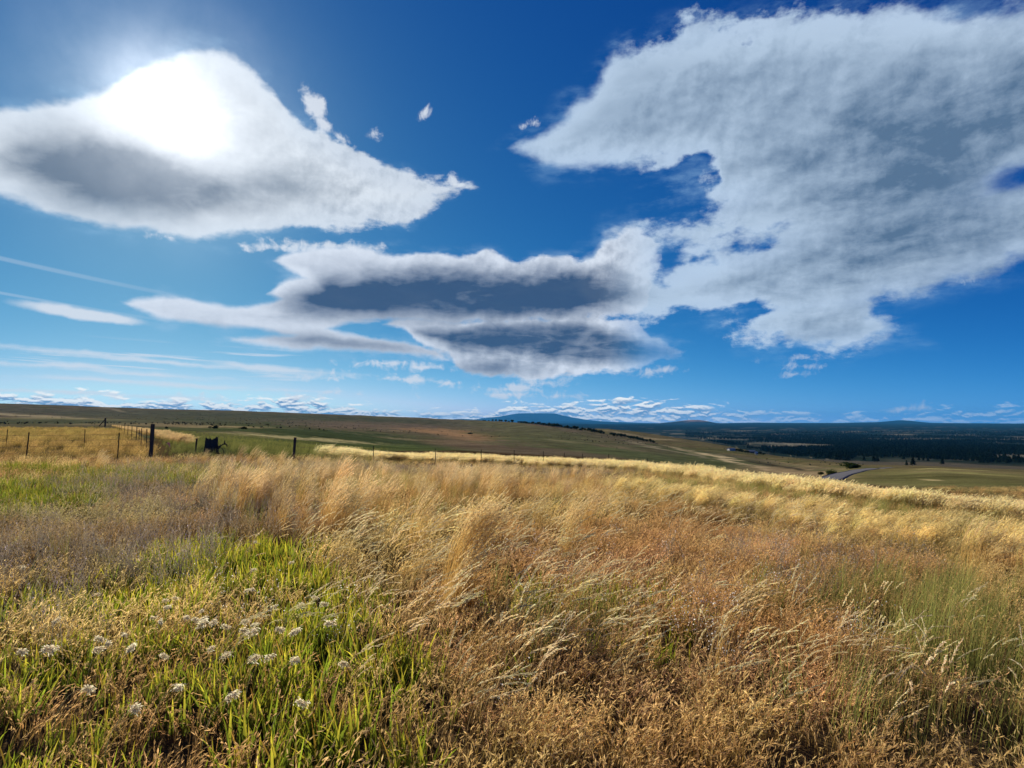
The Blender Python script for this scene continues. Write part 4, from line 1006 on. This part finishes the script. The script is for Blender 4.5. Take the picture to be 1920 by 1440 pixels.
bush(456, 804.5, 12, 4.5, "low ragged dark bush right of the round one in the meadow", 100, PINES, 2)
bush(312, 803.5, 7, 4, "smallest dark bush just right of and beyond the corner post", 100, PINES, 3)
bush(882, 814, 8, 2.5, "tiny dark bush on the orange bare patch of the hill", 400, PINES, 4)
bush(1599, 878.5, 36, 11, "wide dark green bush beside the far end of the road", 120, [(.05, .08, .02), (.035, .06, .02)], 5)
bush(1560, 891, 22, 10, "yellow green shrub left of the road", 70, [(.16, .18, .04), (.09, .12, .03), (.06, .08, .03)], 6)
bush(1540, 890, 12, 6, "small olive shrub left of the yellow green one", 70, [(.12, .12, .04), (.09, .09, .03)], 7)
def pinefar(R):
    T = clump_crown(R, 130, 0, 2.6, 8.5, 1.2, 1.5, PINES, True); 
    T.strip(np.array([[0, 0, 0], [0, 0, 3.]]), np.array([.25, .2]), np.array([1., 0, 0]), np.array([[.05, .04, .03]]*2)); return T
protos("pinefar", pinefar, 4, folp)
def m_forest(px, py, x, y):
    lim = np.interp(px, [1280, 1340, 1390, 1430, 1500, 1590, 1605, 1700, 1760, 1840, 1925], [818, 829, 838, 847, 856, 865, 856, 858, 862, 866, 867])
    a = sm(py, 806, 812)*sm(py-lim, 1.0, -1.0)*(px > 1285)*sm(fbm(x/420, y/420, 81, 4), .40, .50)
    a = a*np.where(py < 828, .6, 1.0)
    return a*(1-E(px, py, 1890, 856, 60, 3))*(1-E(px, py, 1490, 836, 70, 2.5))*(1-.8*E(px, py, 1700, 852, 300, 2, 2))
scatter("forest", "dark conifer woods spread over the valley floor", "forest", "pinefar", lambda r: .0075 if r < 3000 else .0075*(3000/r)**2, 900, 9000, m_forest, (.8, 1.4), tint=(1, 1, 1), tvar=.25, seed=21)

def scrub(R): return clump_crown(R, 60, 0, .7, 1.1, .1, .45, [(.065, .07, .042), (.09, .09, .06), (.045, .05, .03)])
protos("scrub", scrub, 4, folp)
def m_scrub(px, py, x, y):
    return sm(fbm(x/160, y/160, 91, 4), .46, .62)*(py > 757)*(px < 1620)*(.15+.85*sm(fbm(x/25, y/25, 92, 3), .5, .6))
scatter("scrub", "scattered low sagebrush dotting the hill and fields", "scrub", "scrub", lambda r: .0045 if r < 700 else .0045*(700/r)**1.2, 380, 2600, m_scrub, (.35, 1.1), tvar=.3, seed=23)

# -------- farm buildings on the far slope
m_wallw = simple_mat("white_painted_boards", (.62, .62, .60), 2, .12, .8); m_wallg = simple_mat("grey_boards", (.16, .15, .14), 2, .2, .8)
m_roof = simple_mat("metal_roof", (.24, .26, .28), 1.5, .15, .5); m_roofd = simple_mat("dark_roof", (.09, .09, .10), 1.5, .2, .8); m_glass = simple_mat("dark_glass", (.03, .04, .05), 2, .1, .2)
def house(name, px, py, L, W_, H, rz, wall, roof, label):
    p = hit(px, py, 300); o = empty(name, tuple(p), label, "building", None, rz); r = H*.55
    m = MB(); m.box((0, 0, H/2-.5), (L, W_, H+1)); m.add([(-L/2, -W_/2, H), (-L/2, W_/2, H), (-L/2, 0, H+r)], [(0, 1, 2)]); m.add([(L/2, -W_/2, H), (L/2, W_/2, H), (L/2, 0, H+r)], [(0, 2, 1)]); m.build("wall", wall, o)
    m = MB(); e = .5
    for s in (-1, 1):
        a = [(-L/2-e, 0, H+r+.06), (L/2+e, 0, H+r+.06), (L/2+e, s*(W_/2+e), H-r*2*e/W_+.06), (-L/2-e, s*(W_/2+e), H-r*2*e/W_+.06)]
        b = [(x, y, z+.15) for x, y, z in a]; m.add(a+b, [(0, 1, 2, 3), (7, 6, 5, 4), (0, 4, 5, 1), (1, 5, 6, 2), (2, 6, 7, 3), (3, 7, 4, 0)])
    m.build("roof", roof, o)
    m = MB(); m.box((-L*.1, -W_/2-.03, 1.05), (1.2, .06, 2.1)); m.build("door", m_glass, o)
    for q in (-.33, .15, .34): m = MB(); m.box((L*q, -W_/2-.03, H*.55), (1.3, .06, 1.1)); m.build("window", m_glass, o)
house("farmhouse", 1371, 845, 12, 8, 3.0, .25, m_wallw, m_roof, "low farmhouse with a pale metal roof left of the dark trees on the far slope")
house("barn", 1410, 849.6, 10, 7, 3.2, -.2, m_wallg, m_roof, "grey barn among dark trees in the middle of the farm on the far slope")
house("shed", 1418, 852, 3.6, 3.4, 2.9, .5, m_wallw, m_wallw, "small bright white shed at the right end of the farm buildings")
house("cabin", 1501, 839.5, 26, 14, 6, .1, simple_mat("pale_boards", (.42, .36, .26), 2, .1, .8), simple_mat("pale_roof", (.45, .40, .30), 2, .1, .8), "pale building in the clearing inside the valley woods")

# -------- road on the right
cl = [(1672, 876.8), (1655, 877.6), (1638, 879), (1622, 881.5), (1606, 885), (1590, 889.5), (1572, 895.5), (1552, 903)]
P = [hit(a, b, 50) for a, b in cl]; Q = []
for a, b in zip(P[:-1], P[1:]):
    for k in range(8): Q.append(a.lerp(b, k/8))
Q.append(P[-1]); v = []; f = []; NW = 7
for i, p in enumerate(Q):
    d = (Q[min(i+1, len(Q)-1)]-Q[max(i-1, 0)]); d.z = 0; d.normalize(); s_ = Vector((d.y, -d.x, 0))
    zc = max(g1(p.x+s_.x*q, p.y+s_.y*q) for q in (-2.6, 0, 2.6))
    for k in range(NW):
        q = p+s_*(k/(NW-1)-.5)*4.8; v.append((q.x, q.y, zc+.03+.05*(1-abs(k/(NW-1)-.5)*2)))
n = len(Q); f = [(i*NW+k, i*NW+k+1, (i+1)*NW+k+1, (i+1)*NW+k) for i in range(n-1) for k in range(NW-1)]
e0 = len(v)
for i in range(n):
    for k in (0, NW-1): a = v[i*NW+k]; v.append((a[0], a[1], a[2]-.5))
for i in range(n-1):
    f.append((i*NW, (i+1)*NW, e0+(i+1)*2, e0+i*2)); f.append((i*NW+NW-1, (i+1)*NW+NW-1, e0+(i+1)*2+1, e0+i*2+1))
road = mesh_from("road", v, f, m_asph, None, True); tag(road, "grey country road curving over the slope at right", "road", kind="structure")

# -------- bunchgrass clumps that stand out, and the fluffy seed heads
def clump(px, Y, label, n, h, t1, seed, w_=.0013, rad=.10):
    R = np.random.default_rng(seed)
    T = make_grass(R, n, rad, h, w_, .07, t1, 2.2, .22, (.52, .30, .07), (.84, .60, .22), dict(prob=.9, frac=.26, n=20, len=.028, w=.0028, col=(.95, .72, .36), spread=.4), 9)
    p = ground_at(px, Y); o = empty("bunchgrass", (p.x, p.y, p.z-.02), label, "grass clump", "bunchgrass clumps standing out")
    T.mesh("stems", glc, True, o)
glc = leaf_mat("bunchgrass_blade", 0.5, inst=False)
clump(858, 5.3, "largest golden bunchgrass clump, bowed to the right in the middle of the slope", 300, (.78, 1.15), (.7, 1.3), 1, .0018, rad=.15)
clump(845, 5.0, "smaller golden bunchgrass clump just left of and below the largest one", 60, (.45, .75), (.7, 1.4), 2)
clump(1058, 7.2, "slim golden bunchgrass clump right of the largest one, with pale tips", 60, (.65, .9), (.5, 1.1), 3, .0016)
clump(780, 7.6, "amber bunchgrass clump behind and left of the largest one", 90, (.55, .85), (.5, 1.1), 4, .0016, .14)
clump(915, 10.5, "distant pale tipped bunchgrass clump behind the largest one", 80, (.6, .9), (.6, 1.1), 5, .002, .16)
clump(1810, 8.2, "straw coloured bunchgrass clump at the right edge of the feathery grass", 110, (.6, .95), (.7, 1.2), 6, .0018, .2)
clump(1340, 3.7, "long thin straw stems bowed right over the bottom right of the slope", 16, (.7, 1.0), (1.1, 1.6), 7, .0016, .08)
heads = [(102,1165,1),(183,1188,1.2),(202,1200,1),(178,1215,1.4),(232,1180,.8),(181,1104,.7),(301,1152,.9),(348,1155,1),(364,1152,1.1),(378,1155,.9),(376,1135,.6),(325,1108,.8),(307,1117,.7),(305,1217,1),(373,1192,2.0),(397,1172,1.4),(419,1162,1),(455,1165,1.1),(452,1175,1.2),(473,1167,.9),(467,1202,1.8),(418,1223,1.2),(470,1248,1.6),(520,1175,1.3),(547,1200,1.7),(500,1235,1.2),(612,1175,1.8),(560,1138,1.3),(588,1110,1),(460,1100,.7),(473,1098,.8),(543,1047,.8),(473,1062,.7),(345,1022,.8),(333,1033,.7),(478,1010,.7),(35,1053,.8),(42,1063,.9),(37,1213,1.2),(310,1138,1.1),(510,1133,.8),(603,1125,1.2),(550,1247,1.5),(83,1235,2.2),(240,1228,1.5),(90,1215,1.0),(285,1140,.6),(392,1207,.7),(160,1290,1.4),(330,1300,1.5),(430,1320,1.6),(560,1310,1.4),(250,1345,1.6),(640,1235,1.2)]
HP = []
glh = leaf_mat('seed_head_fluff', 0.62, inst=False)
for k in range(5):
    R = np.random.default_rng(300+k); T = Tuft(); H = .34
    P_, d = stem(R, (0, 0), H*1.12, WIND, .05, 1.9 if k % 2 else 1.4, 2.6, 10); tt = np.linspace(0, 1, 11)
    T.strip(P_, np.full(11, .0014), np.array([0, 1., 0]), mixc((.16, .20, .05), (.45, .38, .24), tt)); T.strip(P_, np.full(11, .0014), np.array([1., 0, 0]), mixc((.16, .20, .05), (.45, .38, .24), tt))
    T2 = Tuft()
    for q in range(170):
        t = R.uniform(.88, 1.0)*10; j = min(int(t), 9); p = P_[j]*(1-(t-j))+P_[j+1]*(t-j)
        e = R.normal(0, 1, 3); e[2] = -abs(e[2])*.9; e += (P_[10]-P_[8])*6; e[2] -= .3; e /= np.linalg.norm(e)
        off = R.normal(0, .0068, 3); L = R.uniform(.008, .020); s_ = np.cross(e, R.normal(0, 1, 3)); s_ /= np.linalg.norm(s_)
        c = np.array((.99, .88, .62) if R.uniform() < .78 else (.74, .58, .42))*R.uniform(.8, 1.25)
        T2.strip(np.array([p+off, p+off+e*L*.5, p+off+e*L]), np.array([.0010, .0022, .0006]), s_, np.array([c*.8, c, c*1.15]))
    HP.append((T.mesh("stem", glc, False), T2.mesh("head", glh, False), P_[9]))
R = np.random.default_rng(77)
for k, (px, py, s) in enumerate(heads):
    ht = .30; Y = (CAM_Z-ht)*FPX/(py-HORIZON)
    for _ in range(4):
        d = ray(px, py); Y = min(Y, 12); z = g1(d[0]*Y, Y); Y = (CAM_Z-ht-z)/(-d[2])
    a, b, tip = HP[k % 5]; sc_h = 1.0*(.75+.25*s); wid = .44+s*.33
    p = Vector((d[0]*Y-tip[0]*sc_h, Y-tip[1]*sc_h, 0)); p.z = g1(p.x, p.y)-.02
    rows_ = [(0, 1075, "sparse row behind the green grass"), (1076, 1128, "row at the back of the green grass"), (1129, 1160, "middle row of the green grass"), (1161, 1184, "row before the middle of the green grass"), (1185, 1225, "front part of the green grass"), (1226, 1262, "second nearest row of the green grass"), (1263, 1500, "green grass nearest the camera")]
    for a_, b_, n_ in rows_:
        if a_ <= py <= b_: lab = "%s fluffy seed head from left in the %s" % (ORD[sorted(q[0] for q in heads if a_ <= q[1] <= b_).index(px)], n_)
    if s >= 2.2: lab = "broad brownish drooping seed head near the lower left corner"
    elif s == 2.0: lab = "largest pale fluffy seed head in the middle of the green grass patch"
    o = empty("seed_head_stalk", tuple(p), lab, "seed head", "fluffy seed heads")
    qa = a.copy(); sc.collection.objects.link(qa); qa.parent = o; qa.scale = (sc_h,)*3
    qb = b.copy(); sc.collection.objects.link(qb); qb.parent = o
    qb.scale = (wid*1.15,)*3; _m = Matrix.Rotation(0, 3, 'X'); qb.location = tuple(np.array(tip)*(sc_h-wid*1.15))
    from mathutils import Euler
    er = Euler((R.normal(0, .3), R.normal(0, .3), R.normal(0, .5))); qb.rotation_euler = er
    qb.location = Vector(tip)*sc_h-(er.to_matrix() @ Vector(tip))*wid*1.15
